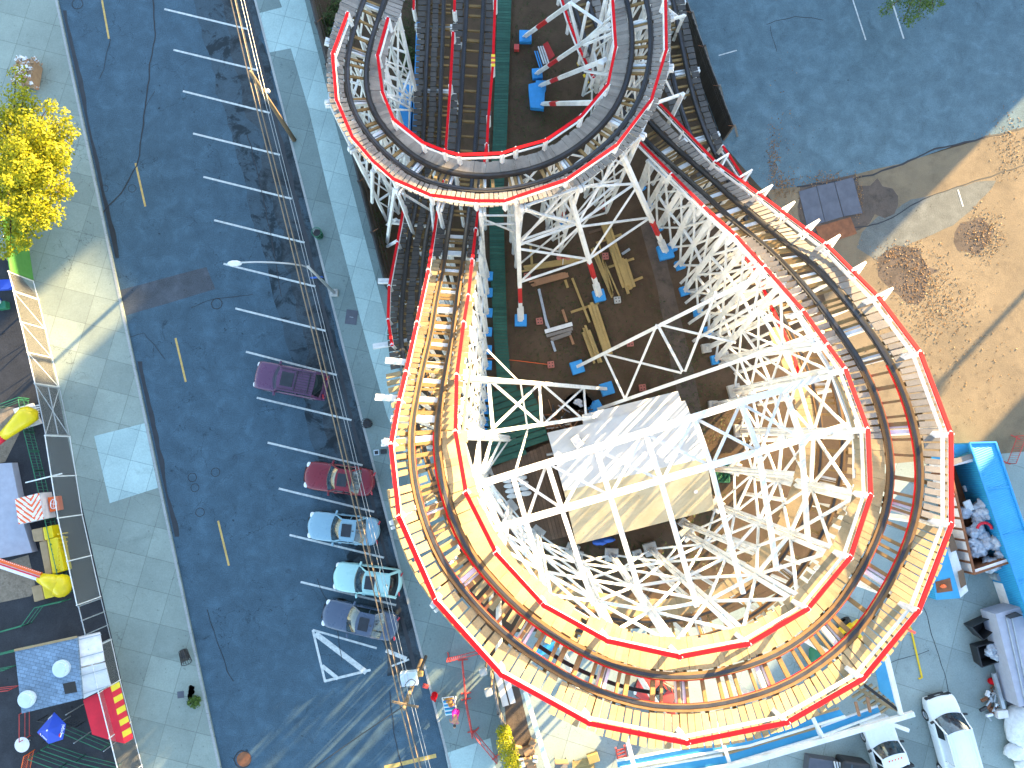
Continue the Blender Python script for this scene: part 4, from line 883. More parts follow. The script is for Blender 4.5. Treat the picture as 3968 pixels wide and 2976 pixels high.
# utility poles
def upole(label, base, top, h, arms=True):
    b_ = P(*base, .12); u = empty('utility_pole', b_, 0, label, 'pole', 'wooden utility poles on the right pavement')
    MB().tube([(0, 0, 0), (0, 0, h)], [.16, .11], 9).build('pole', 'pole', u, smooth=True)
    return u, b_
U1, u1b = upole('wooden utility pole near the top of the right pavement', (1140, 542), None, 9.0)
MB().blob((.25, .1, 6.6), (.13, .13, .17), seed=3, amp=.05).build('meter_can', 'sack', U1, smooth=True)
U2, u2b = upole('wooden utility pole with transformer near the red barricades', (1634, 2560), None, 9.0)
MB().beam((-.7, .2, 8.5), (.7, -.1, 8.5), .1).build('crossarm', 'pole', U2); MB().box((-.05, .75, 6.3), (.95, .75, .5), .1).build('transformer_box', 'vent', U2, bevel=.04)
MB().box((.55, .95, 6.2), (.3, .25, .35)).build('fuse_box', 'lumber', U2, bevel=.03); MB().box((.8, .1, 5.6), (.34, .2, .25), -.3).build('junction_box', 'redmetal', U2, bevel=.03)
MB().tube([(.3, .5, 6.3), (.75, 1.6, 5)], .09, 8).build('riser_pipe', 'black', U2)
def sag(a, b, s_, k=14): return [a.lerp(b, j / k) - Vector((0, 0, 4 * s_ * (j / k) * (1 - j / k))) for j in range(k + 1)]
t1 = u1b + Vector((0, 0, 8.4)); t2 = u2b + Vector((0, 0, 8.4)); t0 = t1 + (t1 - t2).normalized() * 36; t3 = t2 + (t2 - t1).normalized() * 30
for k, (dx, dz, r, mt, lab) in enumerate(((-.28, 0, .035, 'wire', 'thick coppery overhead cable on the road side of the poles'), (-.12, -.35, .03, 'wire', 'second coppery overhead cable strung below the poles tops'), (.05, .1, .016, 'wireb', 'thin dark overhead wire between the cables'), (.26, -.2, .014, 'steel', 'thin pale overhead wire on the pavement side'), (.36, -.6, .014, 'steel', 'lowest thin pale overhead wire'))):
    o = Vector((dx, 0, dz)); mb = MB()
    mb.tube(sag(t0 + o, t1 + o, .35) + sag(t1 + o, t2 + o, .55)[1:] + sag(t2 + o, t3 + o, .35)[1:], r, 5, cap=False)
    tag(mb.build('overhead_wire', mt, None, smooth=True), lab, 'wire', 'overhead wires along the right kerb')
tag(MB().tube(sag(t2 + Vector((0, 0, .1)), P(980, 3150, 8.6), .4), .03, 5, cap=False).build('overhead_wire', 'wireb', None), 'dark overhead wire crossing the road from the transformer pole', 'wire', 'overhead wires along the right kerb')
mb = MB()
for k in range(20): a_ = 2 * math.pi * k / 19; 
tag(MB().tube([P(1590, 2650, 8) + Vector((.28 * math.cos(a), .2 * math.sin(a) + .1 * math.cos(a), .12 * math.sin(3 * a))) for a in [i * .45 for i in range(30)]], .02, 5).build('cable_coil', 'wireb', None), 'dark coil of spare cable hanging beside the transformer pole', 'cable')
# bins
def bin_(label, px, py, tilt=0, rim='black', grp='wire litter bins on the pavements', z=.12):
    c = pt(px, py, z); r = empty('litter_bin', c, rnd.random() * 3, label, 'bin', grp)
    if tilt: r.rotation_euler = (math.radians(tilt), 0, .6); r.location.z += .3
    bk = MB()
    for k in range(14): a = k / 14 * 2 * math.pi; bk.beam((.25 * math.cos(a), .25 * math.sin(a), .02), (.32 * math.cos(a), .32 * math.sin(a), .9), .025)
    for z_ in (.05, .45, .88): rr = .25 + .07 * z_ / .9; bk.tube([(rr * math.cos(k * .4), rr * math.sin(k * .4), z_) for k in range(17)], .018, 5, cap=False)
    bk.build('basket', rim, r); MB().lathe((0, 0, 0), [(.2, .03), (.27, .62), (.2, .66), (.001, .6)], 14).build('liner', 'black', r, smooth=True)
bin_('green black wire litter bin beside the kerb above the street lamp', 1238, 914, 0, 'gmetal'); bin_('black wire litter bin on the right pavement near the red car', 1428, 1642)
bin_('tipped over black wire litter bin on the left pavement', 716, 2516, 62)
c = pt(1362, 1229, .13); dc = empty('drain_cover', c, -.12, 'dark blue black steel cover set in the right pavement', 'cover'); MB().box((0, 0, .005), (.78, .98, .012)).build('plate', 'metalplate', dc, bevel=.1); MB().box((0, 0, .014), (.25, .03, .01)).build('handle', 'steel', dc)
c = pt(1472, 1752, .12); eb = empty('pavement_box', c, .1, 'small open dark box with pale lid on the right pavement', 'box'); MB().box((.25, .02, .06), (.38, .3, .12)).build('box', 'black', eb, bevel=.02); MB().box((-.22, 0, .03), (.36, .36, .05)).build('lid', 'vent', eb, bevel=.02); MB().box((-.22, 0, .057), (.24, .24, .02)).build('inset', 'damp', eb)
c = pt(700, 2692, .13); tag(MB().box((c.x, c.y, c.z), (.42, .42, .02), .1).build('utility_cover', 'metalplate', None, bevel=.01), 'small square black utility cover in the left pavement', 'cover')
c = pt(1668, 2700, .12); c = pt(1684, 2692, .12); hy = empty('fire_hydrant', c, .5, 'red fire hydrant standing by the utility pole', 'hydrant')
MB().lathe((0, 0, 0), [(.2, 0), (.2, .06), (.13, .08), (.13, .5), (.2, .52), (.2, .56), (.15, .66), (.06, .72), (.001, .76)], 14).build('barrel', 'red', hy, smooth=True); MB().tube([(0, 0, .42), (-.08, -.3, .4)], .07, 8).build('nozzle', 'red', hy); MB().tube([(-.2, .08, .42), (.2, -.08, .42)], .05, 8).build('side_nozzle', 'red', hy)
# red barricades
def barricade(label, a, b, wd=.05, z=.12, h=1.05):
    A_, B_ = P(*a, z), P(*b, z); r = empty('barricade', (A_ + B_) / 2, math.atan2(B_.y - A_.y, B_.x - A_.x), label, 'barricade', 'red crowd barricades'); L_ = (B_ - A_).length / 2
    fr = MB()
    for z_ in (.2, h): fr.tube([(-L_, 0, z_), (L_, 0, z_)], .026, 6)
    for s_ in (1, -1): fr.tube([(s_ * L_, 0, .05), (s_ * L_, 0, h)], .026, 6)
    fr.build('frame', 'redmetal', r)
    br = MB()
    for k in range(1, int(L_ * 2 / .13)): br.tube([(-L_ + k * .13, 0, .2), (-L_ + k * .13, 0, h)], .012, 5)
    br.build('bars', 'redmetal', r)
    for s_ in (1, -1): MB().beam((s_ * L_ * .93, -.32, .03), (s_ * L_ * .93, .32, .03), .06).build('foot', 'redmetal', r)
barricade('red crowd barricade reaching out under the tall turn handrail', (1735, 2548), (1855, 2518)); barricade('red crowd barricade standing lengthwise between two others on the pavement', (1793, 2552), (1806, 2690)); barricade('red crowd barricade beside the woman in pink', (1806, 2704), (1832, 2838)); barricade('red crowd barricade slanting down to the yellow green bush', (1838, 2828), (1926, 2934)); barricade('orange red barricade standing on the dirt at the right edge beside the blue container', (3935, 1690), (3895, 1795))
# floodlights on the right boundary
for k, (px, py, lab) in enumerate(((1872, 2602, 'upper box floodlight on a bracket beside the tall turn'), (1893, 2682, 'lower box floodlight beside the tall turn'))):
    c = P(px, py, 5); f = empty('floodlight', (c.x, c.y, 0), .2, lab, 'floodlight', 'box floodlights beside the tall turn')
    MB().box((0, 0, 5), (.42, .42, .4), .1).build('housing', 'lumber' if False else 'pad', f, bevel=.05); MB().beam((.3, .25, 0), (.2, .2, 5), .1).build('post', 'pole', f); MB().box((-.02, -.02, 4.79), (.32, .32, .04), .1).build('lens', 'lamp', f)
# woman and beach cart
def skinned(name, joints, edges, mat, parent, sub=2):
    me = bpy.data.meshes.new(name); me.from_pydata([j[0] for j in joints], edges, []); me.materials.append(M[mat])
    o = bpy.data.objects.new(name, me); COL.objects.link(o); o.parent = parent
    sk = o.modifiers.new('skin', 'SKIN'); sk.use_smooth_shade = True
    layer = me.skin_vertices[0] if me.skin_vertices else None
    if layer is None: me.attributes.new; 
    for i, j in enumerate(joints): me.skin_vertices[0].data[i].radius = (j[1], j[1] if len(j) < 3 else j[2]); me.skin_vertices[0].data[i].use_root = (i == 0)
    sb = o.modifiers.new('sub', 'SUBSURF'); sb.levels = sub; sb.render_levels = sub
    return o
pb = P(1768, 2752, .12); wo = empty('person', pb, math.radians(-92), 'woman in bright pink dress bending forward beside the striped beach cart', 'person')
# local: x forward (towards the bottom of the photo), y to her left
J = [((0, 0, .92), .13, .16), ((.10, 0, 1.08), .11, .14), ((.26, 0, 1.26), .12, .17), ((.36, 0, 1.36), .06, .06), ((.43, 0, 1.42), .06, .06),
     ((.0, .09, .86), .09), ((.06, .10, .48), .06), ((-.06, .10, .08), .04), ((.06, .11, .04), .035),
     ((.0, -.09, .86), .09), ((-.10, -.10, .48), .06), ((-.34, -.10, .12), .04), ((-.24, -.10, .05), .035),
     ((.27, .19, 1.27), .055), ((.42, .25, 1.06), .042), ((.52, .12, .92), .033), ((.27, -.19, 1.27), .055), ((.40, -.27, 1.05), .042), ((.30, -.36, .88), .033)]
Ed = [(0, 1), (1, 2), (2, 3), (3, 4), (0, 5), (5, 6), (6, 7), (7, 8), (0, 9), (9, 10), (10, 11), (11, 12), (2, 13), (13, 14), (14, 15), (2, 16), (16, 17), (17, 18)]
try:
    skinned('body', J, Ed, 'skin', wo)
    for base, dx in (((.52, .12, .92), 1), ((.30, -.36, .88), -.6)):
        bx, by, bz = base
        for k in range(4): skinned('finger', [((bx, by, bz), .012), ((bx + .04 * dx + .01, by - .02 + k * .016, bz - .04), .009), ((bx + .05 * dx, by - .024 + k * .018, bz - .085 + .006 * abs(k - 1.5)), .007)], [(0, 1), (1, 2)], 'skin', wo, 1)
        skinned('thumb', [((bx, by, bz), .012), ((bx + .01, by + .04, bz - .02), .010), ((bx + .03, by + .055, bz - .05), .008)], [(0, 1), (1, 2)], 'skin', wo, 1)
except Exception as ex: print('skin', ex)
hm = MB().lathe((.47, 0, 1.47), [(.001, -.13), (.05, -.12), (.075, -.05), (.085, .03), (.075, .09), (.04, .12), (.001, .125)], 12, 0, Matrix.Rotation(.7, 3, 'Y')).build('head', 'skin', wo, smooth=True)
MB().blob((.565, 0, 1.44), (.02, .018, .03), seed=1, amp=.1).build('nose', 'skin', wo, smooth=True)
MB().blob((.44, 0, 1.51), (.10, .095, .10), seed=5, amp=.12).build('hair', 'hair', wo, smooth=True); MB().blob((.37, .0, 1.55), (.05, .05, .05), seed=6, amp=.1).build('hair_bun', 'hair', wo, smooth=True)
dr = []
for x, z, a, b2 in ((.31, 1.28, .15, .20), (.2, 1.19, .16, .19), (.08, 1.04, .15, .17), (-.02, .9, .19, .20), (-.06, .72, .22, .22), (-.08, .52, .24, .25)):
    dr.append([Vector((x + a * .8 * math.cos(q_ * .5236) * (.6 if x > .05 else 1), b2 * math.sin(q_ * .5236), z + a * .5 * math.cos(q_ * .5236) * (1 if x > .05 else 0))) for q_ in range(13)])
MB().grid(dr).build('dress', 'pink', wo, smooth=True, solid=.015)
cp = P(1744, 2728, .12); ct = empty('beach_cart', cp, math.radians(-83), 'white framed folding beach cart with blue striped cloth', 'cart')
fr = MB()
for s_ in (1, -1): fr.tube([(-.72, s_ * .36, .95), (-.1, s_ * .36, .42), (.55, s_ * .33, .22)], .025, 6); fr.tube([(-.35, s_ * .40, .05), (-.1, s_ * .38, .5), (.1, s_ * .42, .62)], .022, 6)
fr.tube([(-.72, -.36, .95), (-.72, .36, .95)], .025, 6); fr.tube([(.55, -.33, .22), (.55, .33, .22)], .025, 6); fr.build('frame', 'sack', ct)
cl = MB()
for k in range(12):
    f0, f1 = k / 12, (k + 1) / 12; z = lambda f: .80 - .62 * f + .1 * abs(f - .5)
    cl.quad([(-.5 + 1.1 * f0, -.33, z(f0)), (-.5 + 1.1 * f1, -.33, z(f1)), (-.5 + 1.1 * f1, .33, z(f1)), (-.5 + 1.1 * f0, .33, z(f0))], k % 3)
cl.build('striped_cloth', ['towelb', 'towelt', 'vent'], ct, solid=.02)
for s_ in (1, -1): MB().lathe((-.35, s_ * .42, .14), [(.03, -.03), (.14, -.03), (.14, .03), (.03, .03)], 14, 0, Matrix.Rotation(1.5708, 3, 'X')).build('wheel', 'vent', ct)
bd = MB().blob(P(1742, 2716, .85), (.26, .2, .14), seed=4, amp=.5).blob(P(1748, 2730, .75), (.2, .16, .1), seed=9, amp=.4)
bl = tag(bd.build('bundle', 'fur', None, smooth=True), 'orange brown bundle of cloth lying in the beach cart', 'bundle')
# planted tree pit on left kerb
def leaves(mb, c, r, n, size, seed, squash=1, up=.35, shell=.55):
    rn = random.Random(seed); c = Vector(c)
    for _ in range(n):
        d = Vector((rn.gauss(0, 1), rn.gauss(0, 1), rn.gauss(0, 1))).normalized(); k = shell + (1 - shell) * rn.random() ** .6
        p = c + Vector((d.x * r[0], d.y * r[1], d.z * r[2])) * k
        nrm = (d + Vector((rn.uniform(-1, 1), rn.uniform(-1, 1), rn.uniform(-.3, 1) + up))).normalized()
        t = nrm.cross(Vector((rn.uniform(-1, 1), rn.uniform(-1, 1), rn.uniform(-1, 1)))).normalized(); b_ = nrm.cross(t); s_ = size * rn.uniform(.6, 1.3)
        mb.quad([p - t * s_ * .5, p + b_ * s_ * .28 , p + t * s_ * .5, p - b_ * s_ * .28])
    return mb
c = pt(762, 2712, .12); pl = empty('kerb_plant', c, 0, 'small leafy green plant growing at the left kerb', 'plant'); leaves(MB(), (0, 0, .4), (.45, .42, .35), 420, .16, 3, shell=.1).build('foliage', 'leafg', pl); MB().tube([(0, 0, 0), (.02, .02, .4)], .03, 6).build('stem', 'bark', pl)
for k, (px, py, mt, r, lab) in enumerate(((752, 2660, 'sack', .17, 'white litter bag at the left kerb above the plant'), (746, 2690, 'pad', .16, 'small pale round bucket beside the kerb plant'), (752, 2672, 'black', .2, 'black litter bag at the left kerb'), (742, 2716, 'black', .12, 'small black bag touching the kerb plant'))):
    c = pt(px, py, .2); tag(MB().blob(c, (r, r * 1.1, r * .8), seed=k, amp=.5, flat=.6).build('litter_bag', mt, None, smooth=True), lab, 'bag')
# ================================================================== LEFT SIDE: FENCES, RIDE, KIOSK
def slabpx(px, h, th, mb=None, mi=0, dz=None, mi_side=None):
    hs = h if isinstance(h, (list, tuple)) else [h] * len(px)
    return (mb or MB()).poly([P(x, y, k) for (x, y), k in zip(px, hs)], th, mi, mi_side)
def thing_mesh(mb, name, mat, label, cat, group=None, smooth=False, bevel=0):
    """one-mesh thing with its origin at its own base"""
    c = Vector((sum(v[0] for v in mb.v) / len(mb.v), sum(v[1] for v in mb.v) / len(mb.v), min(v[2] for v in mb.v)))
    mb.v = [tuple(Vector(v) - c) for v in mb.v]; o = mb.build(name, mat, None, smooth=smooth, bevel=bevel); o.location = c
    return tag(o, label, cat, group)
def linkpanel(root, a, b, h, name='mesh', z0=.05):
    L_ = (b - a).length; me = bpy.data.meshes.new(name)
    me.from_pydata([a + Vector((0, 0, z0)), b + Vector((0, 0, z0)), b + Vector((0, 0, h)), a + Vector((0, 0, h))], [], [(0, 1, 2, 3)])
    uv = me.uv_layers.new(); 
    for k, c_ in enumerate(((0, 0), (L_, 0), (L_, h), (0, h))): uv.data[k].uv = c_
    me.materials.append(M['link']); o = bpy.data.objects.new(name, me); COL.objects.link(o); o.parent = root; return o
def linkfence(label, px, h, post=3.0, frame='sack', brace=False, mesh=True, r=.035, rails=(1,), group='chain link fence panels along the left pavement'):
    pts = [P(x, y, .12) for x, y in px]; c = pts[0].copy(); root = empty('chain_link_fence', c, 0, label, 'fence', group); pts = [p - c for p in pts]
    rl = MB(); 
    for a, b in zip(pts[:-1], pts[1:]):
        for f in rails: rl.tube([a + Vector((0, 0, h * f)), b + Vector((0, 0, h * f))], r, 6)
        rl.tube([a + Vector((0, 0, .06)), b + Vector((0, 0, .06))], r * .8, 6)
        if mesh: linkpanel(root, a, b, h)
        k = max(1, round((b - a).length / post))
        for j in range(k + 1):
            if j == 0 and a != pts[0]: continue
            q = a.lerp(b, j / k); MB().tube([q, q + Vector((0, 0, h + .06))], r * 1.1, 6).build('post', frame, root)
            if brace and j < k:
                q2 = a.lerp(b, (j + 1) / k); MB().tube([q + Vector((0, 0, h)), q2 + Vector((0, 0, .1))], r * .7, 6).build('brace', frame, root)
    rl.build('rails', frame, root)
    return root
linkfence('short chain link fence bay below the solid green fence panel', [(131, 1090), (150, 1160)], 2.55)
linkfence('braced white chain link fence bays in the sunlit stretch of the left pavement', [(151, 1163), (231, 1500)], 2.6, post=2.0, brace=True)
g1 = linkfence('scaffold like braced gate in the chain link fence beside the yellow ride arm', [(233, 1505), (271, 1688)], 2.6, post=3.2, brace=True, rails=(.5, 1), frame='steel')
a = P(271, 1688, .12) - g1.location; MB().tube([Vector((0, 0, .1)), a + Vector((0, 0, 2.6))], .025, 6).build('brace', 'steel', g1)
linkfence('long plain chain link fence beside the yellow covered ride machinery', [(272, 1692), (320, 1994), (391, 2312)], 2.7, post=2.6)
linkfence('open steel frame gate between the chain link fence and the blue roofed kiosk', [(393, 2318), (431, 2474)], 2.6, post=.95, mesh=False, frame='steel')
linkfence('chain link fence beside the kiosk and its red awning', [(432, 2478), (467, 2634), (551, 2964), (600, 3160)], 2.6, post=3.0)
A_, B_ = P(92, 830, .12), P(130, 1086, .12); gf = empty('green_fence_panel', (A_ + B_) / 2, math.atan2(B_.y - A_.y, B_.x - A_.x), 'solid green fence panel below the yellow green tree', 'fence'); L_ = (B_ - A_).length
MB().box((0, 0, 1.2), (L_, .06, 2.35)).build('panel', 'greenpanel', gf)
for s_ in (-.5, 0, .5): MB().box((s_ * L_, -.06, 1.25), (.07, .07, 2.5)).build('post', 'sack', gf)
# hand railings of the ride yard
def railing(label, px, h=1.1, mat='gmetal', r=.028, z=.13, group='green queue railings in the ride yard', bars=0):
    pts = [P(x, y, z) for x, y in px]; c = pts[0].copy(); root = empty('queue_railing', c, 0, label, 'railing', group); pts = [p - c for p in pts]; rl = MB()
    for a, b in zip(pts[:-1], pts[1:]):
        rl.tube([a + Vector((0, 0, h)), b + Vector((0, 0, h))], r, 6); rl.tube([a + Vector((0, 0, h * .5)), b + Vector((0, 0, h * .5))], r * .7, 6); rl.tube([a + Vector((0, 0, .12)), b + Vector((0, 0, .12))], r * .7, 6)
        k = max(1, round((b - a).length / 1.6))
        for j in range(k + 1): q = a.lerp(b, j / k); MB().tube([q, q + Vector((0, 0, h))], r, 6).build('post', mat, root)
        for j in range(bars): q = a.lerp(b, (j + .5) / bars); rl.tube([q + Vector((0, 0, .12)), q + Vector((0, 0, h))], r * .45, 4)
    rl.build('rails', mat, root); return root
railing('green railing running along the yellow ride machinery inside the fence', [(112, 1552), (134, 1675), (171, 1822), (214, 2010), (278, 2292)], 1.1, bars=14)
railing('pale green railing bending round the dark yard above the kiosk', [(-20, 2452), (124, 2412), (175, 2342), (275, 2320)])
railing('green railing meeting the upper left corner of the kiosk roof', [(-20, 2535), (125, 2500)]); railing('green railing behind the middle of the kiosk', [(-20, 2592), (60, 2578)]); railing('green railing along the top of the dark yard near the yellow arm', [(-20, 1592), (20, 1580), (112, 1545)])
railing('green queue railing right under the blue parasol', [(200, 2880), (330, 2925), (470, 2960)]); railing('green queue railing along the bottom edge of the ride yard', [(150, 2915), (260, 2955), (420, 3010)]); railing('dark queue railing between the parasol and the red awning', [(185, 2770), (330, 2795)], mat='black', bars=14); railing('dark green queue railing below the red awning', [(262, 2808), (430, 2880)], mat='gmetal')
railing('red railing between the kiosk and the white table', [(118, 2745), (118, 2850)], mat='redmetal', group='red railings in the ride yard'); railing('orange railing in the bottom left corner', [(135, 2905), (118, 2990)], mat='orange', bars=12, group='red railings in the ride yard'); railing('red railing left of the kiosk', [(-20, 2665), (75, 2655)], mat='redmetal', group='red railings in the ride yard')
# ride
pf = thing_mesh(slabpx([(-60, 1800), (45, 1793), (72, 1930), (82, 2000), (125, 2140), (-60, 2176)], .75, .6), 'ride_platform', 'cone', 'grey many sided ride platform at the left edge', 'platform')
ar = empty('swing_ride', P(70, 1640, .13), 0, 'yellow tapered ride arm with red and white tip', 'ride'); o = ar.location
pts = [P(*p, 1.3) - o for p in ((126, 1585), (115, 1602), (85, 1628), (50, 1658), (10, 1692))]
MB().tube(pts, [.35, .62, .56, .42, .3], 16).build('boom', 'vinyl', ar, smooth=True)
MB().tube([P(12, 1690, 1.3) - o, P(-14, 1712, 1.35) - o], [.31, .29], 14).build('red_tip', 'canvasred', ar, smooth=True); MB().tube([P(-14, 1712, 1.35) - o, P(-60, 1750, 1.4) - o], [.3, .28], 14).build('white_tip', 'sack', ar, smooth=True)
pw = MB()
for k in range(9): pw.beam(P(112, 1578 + k * 9, .5), P(152, 1570 + k * 9, .5), .08)
pw.poly([P(x, y, .45) for x, y in ((50, 1585), (125, 1562), (158, 1640), (80, 1665))], .2)
thing_mesh(pw, 'ride_step', 'ledwhite', 'pale slatted step under the yellow ride arm', 'step')
ar2 = empty('swing_ride', P(150, 2240, .13), 0, 'orange and white lit ride arm ending in a large yellow bulb', 'ride'); o = ar2.location
MB().blob(P(238, 2270, 1.2) - o, (.62, .72, .6), 16, 10, .06, 3).build('bulb', 'vinyl', ar2, smooth=True); MB().tube([P(228, 2265, 1.2) - o, P(185, 2250, 1.3) - o, P(150, 2237, 1.35) - o], [.62, .42, .28], 16).build('neck', 'vinyl', ar2, smooth=True)
a, b = P(155, 2240, 1.5) - o, P(-30, 2178, 1.6) - o; MB().beam(a, b, .36, .2).build('boom', 'ledwhite', ar2)
MB().beam(a + Vector((.05, .24, .02)), b + Vector((.05, .24, .02)), .16, .24).build('side_panel', 'orange', ar2); MB().beam(a + Vector((.05, .05, .12)), b + Vector((.05, .05, .12)), .07, .06).build('trim', 'canvasred', ar2)
for j in range(24): q_ = a.lerp(b, j / 24) + Vector((.05, .33, .1)); MB().blob(q_, (.035, .035, .035), 6, 4, 0).build('bulb_light', 'print', ar2)
def cover(label, rects):
    c = P(*rects[0][0][0], .13); r = empty('covered_machine', c, 0, label, 'machine', 'yellow covered ride machines')
    for px, h, th, mt, nm in rects: lp(r, slabpx(px, h, th)).build(nm, mt, r, bevel=.06)
cover('small yellow machine with tan cover above the long one', [([(120, 2053), (163, 2044), (172, 2095), (130, 2100)], 1.0, .8, 'tan', 'cover'), ([(164, 2044), (200, 2036), (208, 2082), (173, 2095)], 1.15, .9, 'vinyl', 'seat')])
cover('long yellow machine with tan cover and black rails inside the fence', [([(150, 2100), (180, 2092), (202, 2224), (175, 2229)], .9, .7, 'tan', 'cover'), ([(181, 2091), (222, 2080), (250, 2212), (203, 2226)], 1.1, .9, 'vinyl', 'seat')])
cover('yellow machine with tan cover below the yellow bulb', [([(120, 2275), (160, 2265), (172, 2322), (132, 2334)], .8, .6, 'tan', 'cover'), ([(161, 2266), (205, 2258), (212, 2312), (173, 2322)], .8, .6, 'vinyl', 'seat')])
yr = MB()
for k in range(9): yr.beam(P(224, 2070 + k * 17, 1.2), P(262, 2064 + k * 17, .5), .07)
thing_mesh(yr, 'yellow_rack', 'yellow', 'yellow slatted rack squeezed between railing and chain link fence', 'rack')
cv = MB(); n = 26; Q = [P(x, y, 1.5) for x, y in ((57, 1934), (152, 1910), (170, 2010), (72, 2032))]
for i in range(n):
    for j in range(n):
        f = lambda u, v: (Q[0].lerp(Q[1], u)).lerp(Q[3].lerp(Q[2], u), v)
        u, v = (i + .5) / n, (j + .5) / n
        cv.quad([f(i / n, (j + 1) / n), f((i + 1) / n, (j + 1) / n), f((i + 1) / n, j / n), f(i / n, j / n)], 0 if ((abs(u - .62) * 1.0 + v * .9) * 4.6) % 1 < .55 else 1)
cp_ = empty('chevron_panel', (0, 0, 0), 0, 'orange and white chevron striped panel at the ride', 'panel'); cv.build('stripes', ['ledwhite', 'orange'], cp_); slabpx([(57, 1934), (152, 1910), (170, 2010), (72, 2032)], 1.49, 1.3).build('base', 'ledwhite', cp_)
sg = empty('orange_sign', P(206, 1953, .13), 0, 'orange sign box with a white ball emblem behind the chain link fence', 'sign'); o = sg.location
lp(sg, slabpx([(184, 1928), (222, 1922), (231, 1976), (193, 1985)], .9, .5)).build('box', 'orange', sg, bevel=.03)
c = P(207, 1953, .925) - o; e = MB(); 
ring = [c + Vector((.2 * math.cos(t * .3142), .3 * math.sin(t * .3142), 0)) for t in range(21)]; e.tube(ring, .022, 4, cap=False)
for dx in (-.1, 0, .1): e.tube([c + Vector((dx * 1.0 + .06 * (1 if dx > 0 else -1 if dx < 0 else 0) * math.cos(t), .24 * t, 0)) for t in (-1, -.5, 0, .5, 1)], .016, 4)
e.tube([c + Vector((-.2, .02, 0)), c + Vector((.2, -.02, 0))], .016, 4); e.build('emblem', 'print', sg)
wb_ = thing_mesh(MB().beam(P(100, 1870, 1.0), P(240, 1835, 2.2), .07), 'loose_pole', 'sack', 'pale loose pole propped across the dark yard', 'pole')
thing_mesh(slabpx([(-30, 1085), (35, 1082), (46, 1110), (30, 1120), (-30, 1125)], 2.0, .3), 'blue_awning', 'parasol', 'blue awning edge beside the green fence panel', 'awning'); 
bl2 = empty('ride_pod', P(15, 1185, .13), 0, 'small blue and green ride pod with a pale lamp at the left edge', 'ride'); MB().blob((-.2, .1, .7), (.45, .5, .5), seed=2, amp=.05).build('shell', 'parasol', bl2, smooth=True); MB().box((.3, -.1, .5), (.6, .5, .5), .2).build('base', 'gmetal', bl2, bevel=.05); MB().blob((.2, .1, .85), (.17, .17, .17), seed=1, amp=0).build('lamp', 'lamp', bl2, smooth=True)
# kiosk
def shingles(name, c):
    m, N, L, b = newmat(name); t = tc(N, L, .24)
    bk = N.new('ShaderNodeTexBrick'); bk.inputs['Scale'].default_value = 1; bk.inputs['Brick Width'].default_value = .34; bk.inputs['Row Height'].default_value = .2; bk.inputs['Mortar Size'].default_value = .014; bk.inputs['Bias'].default_value = -.1
    bk.inputs['Color1'].default_value = (*sc3(c, .75), 1); bk.inputs['Color2'].default_value = (*sc3(c, 1.35), 1); bk.inputs['Mortar'].default_value = (*sc3(c, .3), 1); L.new(t, bk.inputs['Vector'])
    f = nz(N, L, tc(N, L), 1.2, 6, .7); L.new(mix(N, L, .4, bk.outputs['Color'], ramp(N, L, f, [(.35, sc3(c, .6)), (.65, sc3(c, 1.5))])), b.inputs['Base Color']); b.inputs['Roughness'].default_value = .85; bump(N, L, b, bk.outputs['Fac'], -.6, .03); return m
M['shingle'] = shingles('blue_grey_shingles', (.15, .22, .30))
kc = P(190, 2620, .13); kk = empty('kiosk', kc, 0, 'blue shingled kiosk with two round white roof vents', 'kiosk')
RK = [(57, 2522), (298, 2470), (318, 2707), (84, 2765)]
lp(kk, slabpx([(75, 2540), (292, 2490), (312, 2690), (95, 2742)], 2.9, 2.75)).build('wall', 'ledwhite', kk)
lp(kk, slabpx(RK, 3.1, .16)).build('roof', 'shingle', kk)
lp(kk, MB().beam(P(57, 2520, 3.12), P(298, 2468, 3.12), .14, .1)).build('roof_edge', 'deck', kk)
for px, py in ((247, 2586), (114, 2704)):
    c = P(px, py, 3.1) - kc; v = MB().lathe(c, [(.42, 0), (.42, .16), (.5, .17), (.5, .32), (.38, .36), (.36, .46), (.001, .47)], 24).build('roof_vent', 'vent', kk, smooth=False)
lp(kk, slabpx([(243, 2650), (290, 2640), (298, 2682), (252, 2690)], 3.13, .03)).build('roof_patch', 'raildark', kk)
fp = lp(kk, slabpx([(300, 2472), (386, 2452), (404, 2562), (312, 2584)], [2.9, 2.6, 2.6, 2.9], .08)).build('front_awning', 'ledwhite', kk); lp(kk, slabpx([(313, 2590), (405, 2567), (428, 2655), (324, 2708)], [2.9, 2.55, 2.55, 2.9], .08)).build('front_awning', 'roofmetal', kk)
for j in range(4): lp(kk, MB().beam(P(300 + j * 7, 2480 + j * 70, 2.95), P(392 + j * 11, 2458 + j * 66, 2.65), .05)).build('awning_rib', 'steel', kk)
aw = empty('red_awning', P(400, 2780, .13), 0, 'red canvas awning with yellow striped scalloped edge beside the kiosk', 'awning'); o = aw.location
lp(aw, slabpx([(322, 2713), (428, 2660), (483, 2881), (440, 2872), (357, 2846)], [2.5, 2.15, 2.15, 2.2, 2.45], .03)).build('canopy', 'canvasred', aw)
vl = MB()
for k in range(10):
    f0, f1 = k / 10, (k + 1) / 10; a0, a1 = Vector((428 + 55 * f0, 2660 + 221 * f0)), Vector((428 + 55 * f1, 2660 + 221 * f1)); b0, b1 = a0 + Vector((34, -19)), a1 + Vector((34, -20))
    vl.quad([P(*a0, 2.15), P(*a1, 2.15), P(*b1, 1.75), P(*b0, 1.75)], k % 2)
lp(aw, vl).build('valance', ['canvasyel', 'canvasred'], aw, solid=.02)
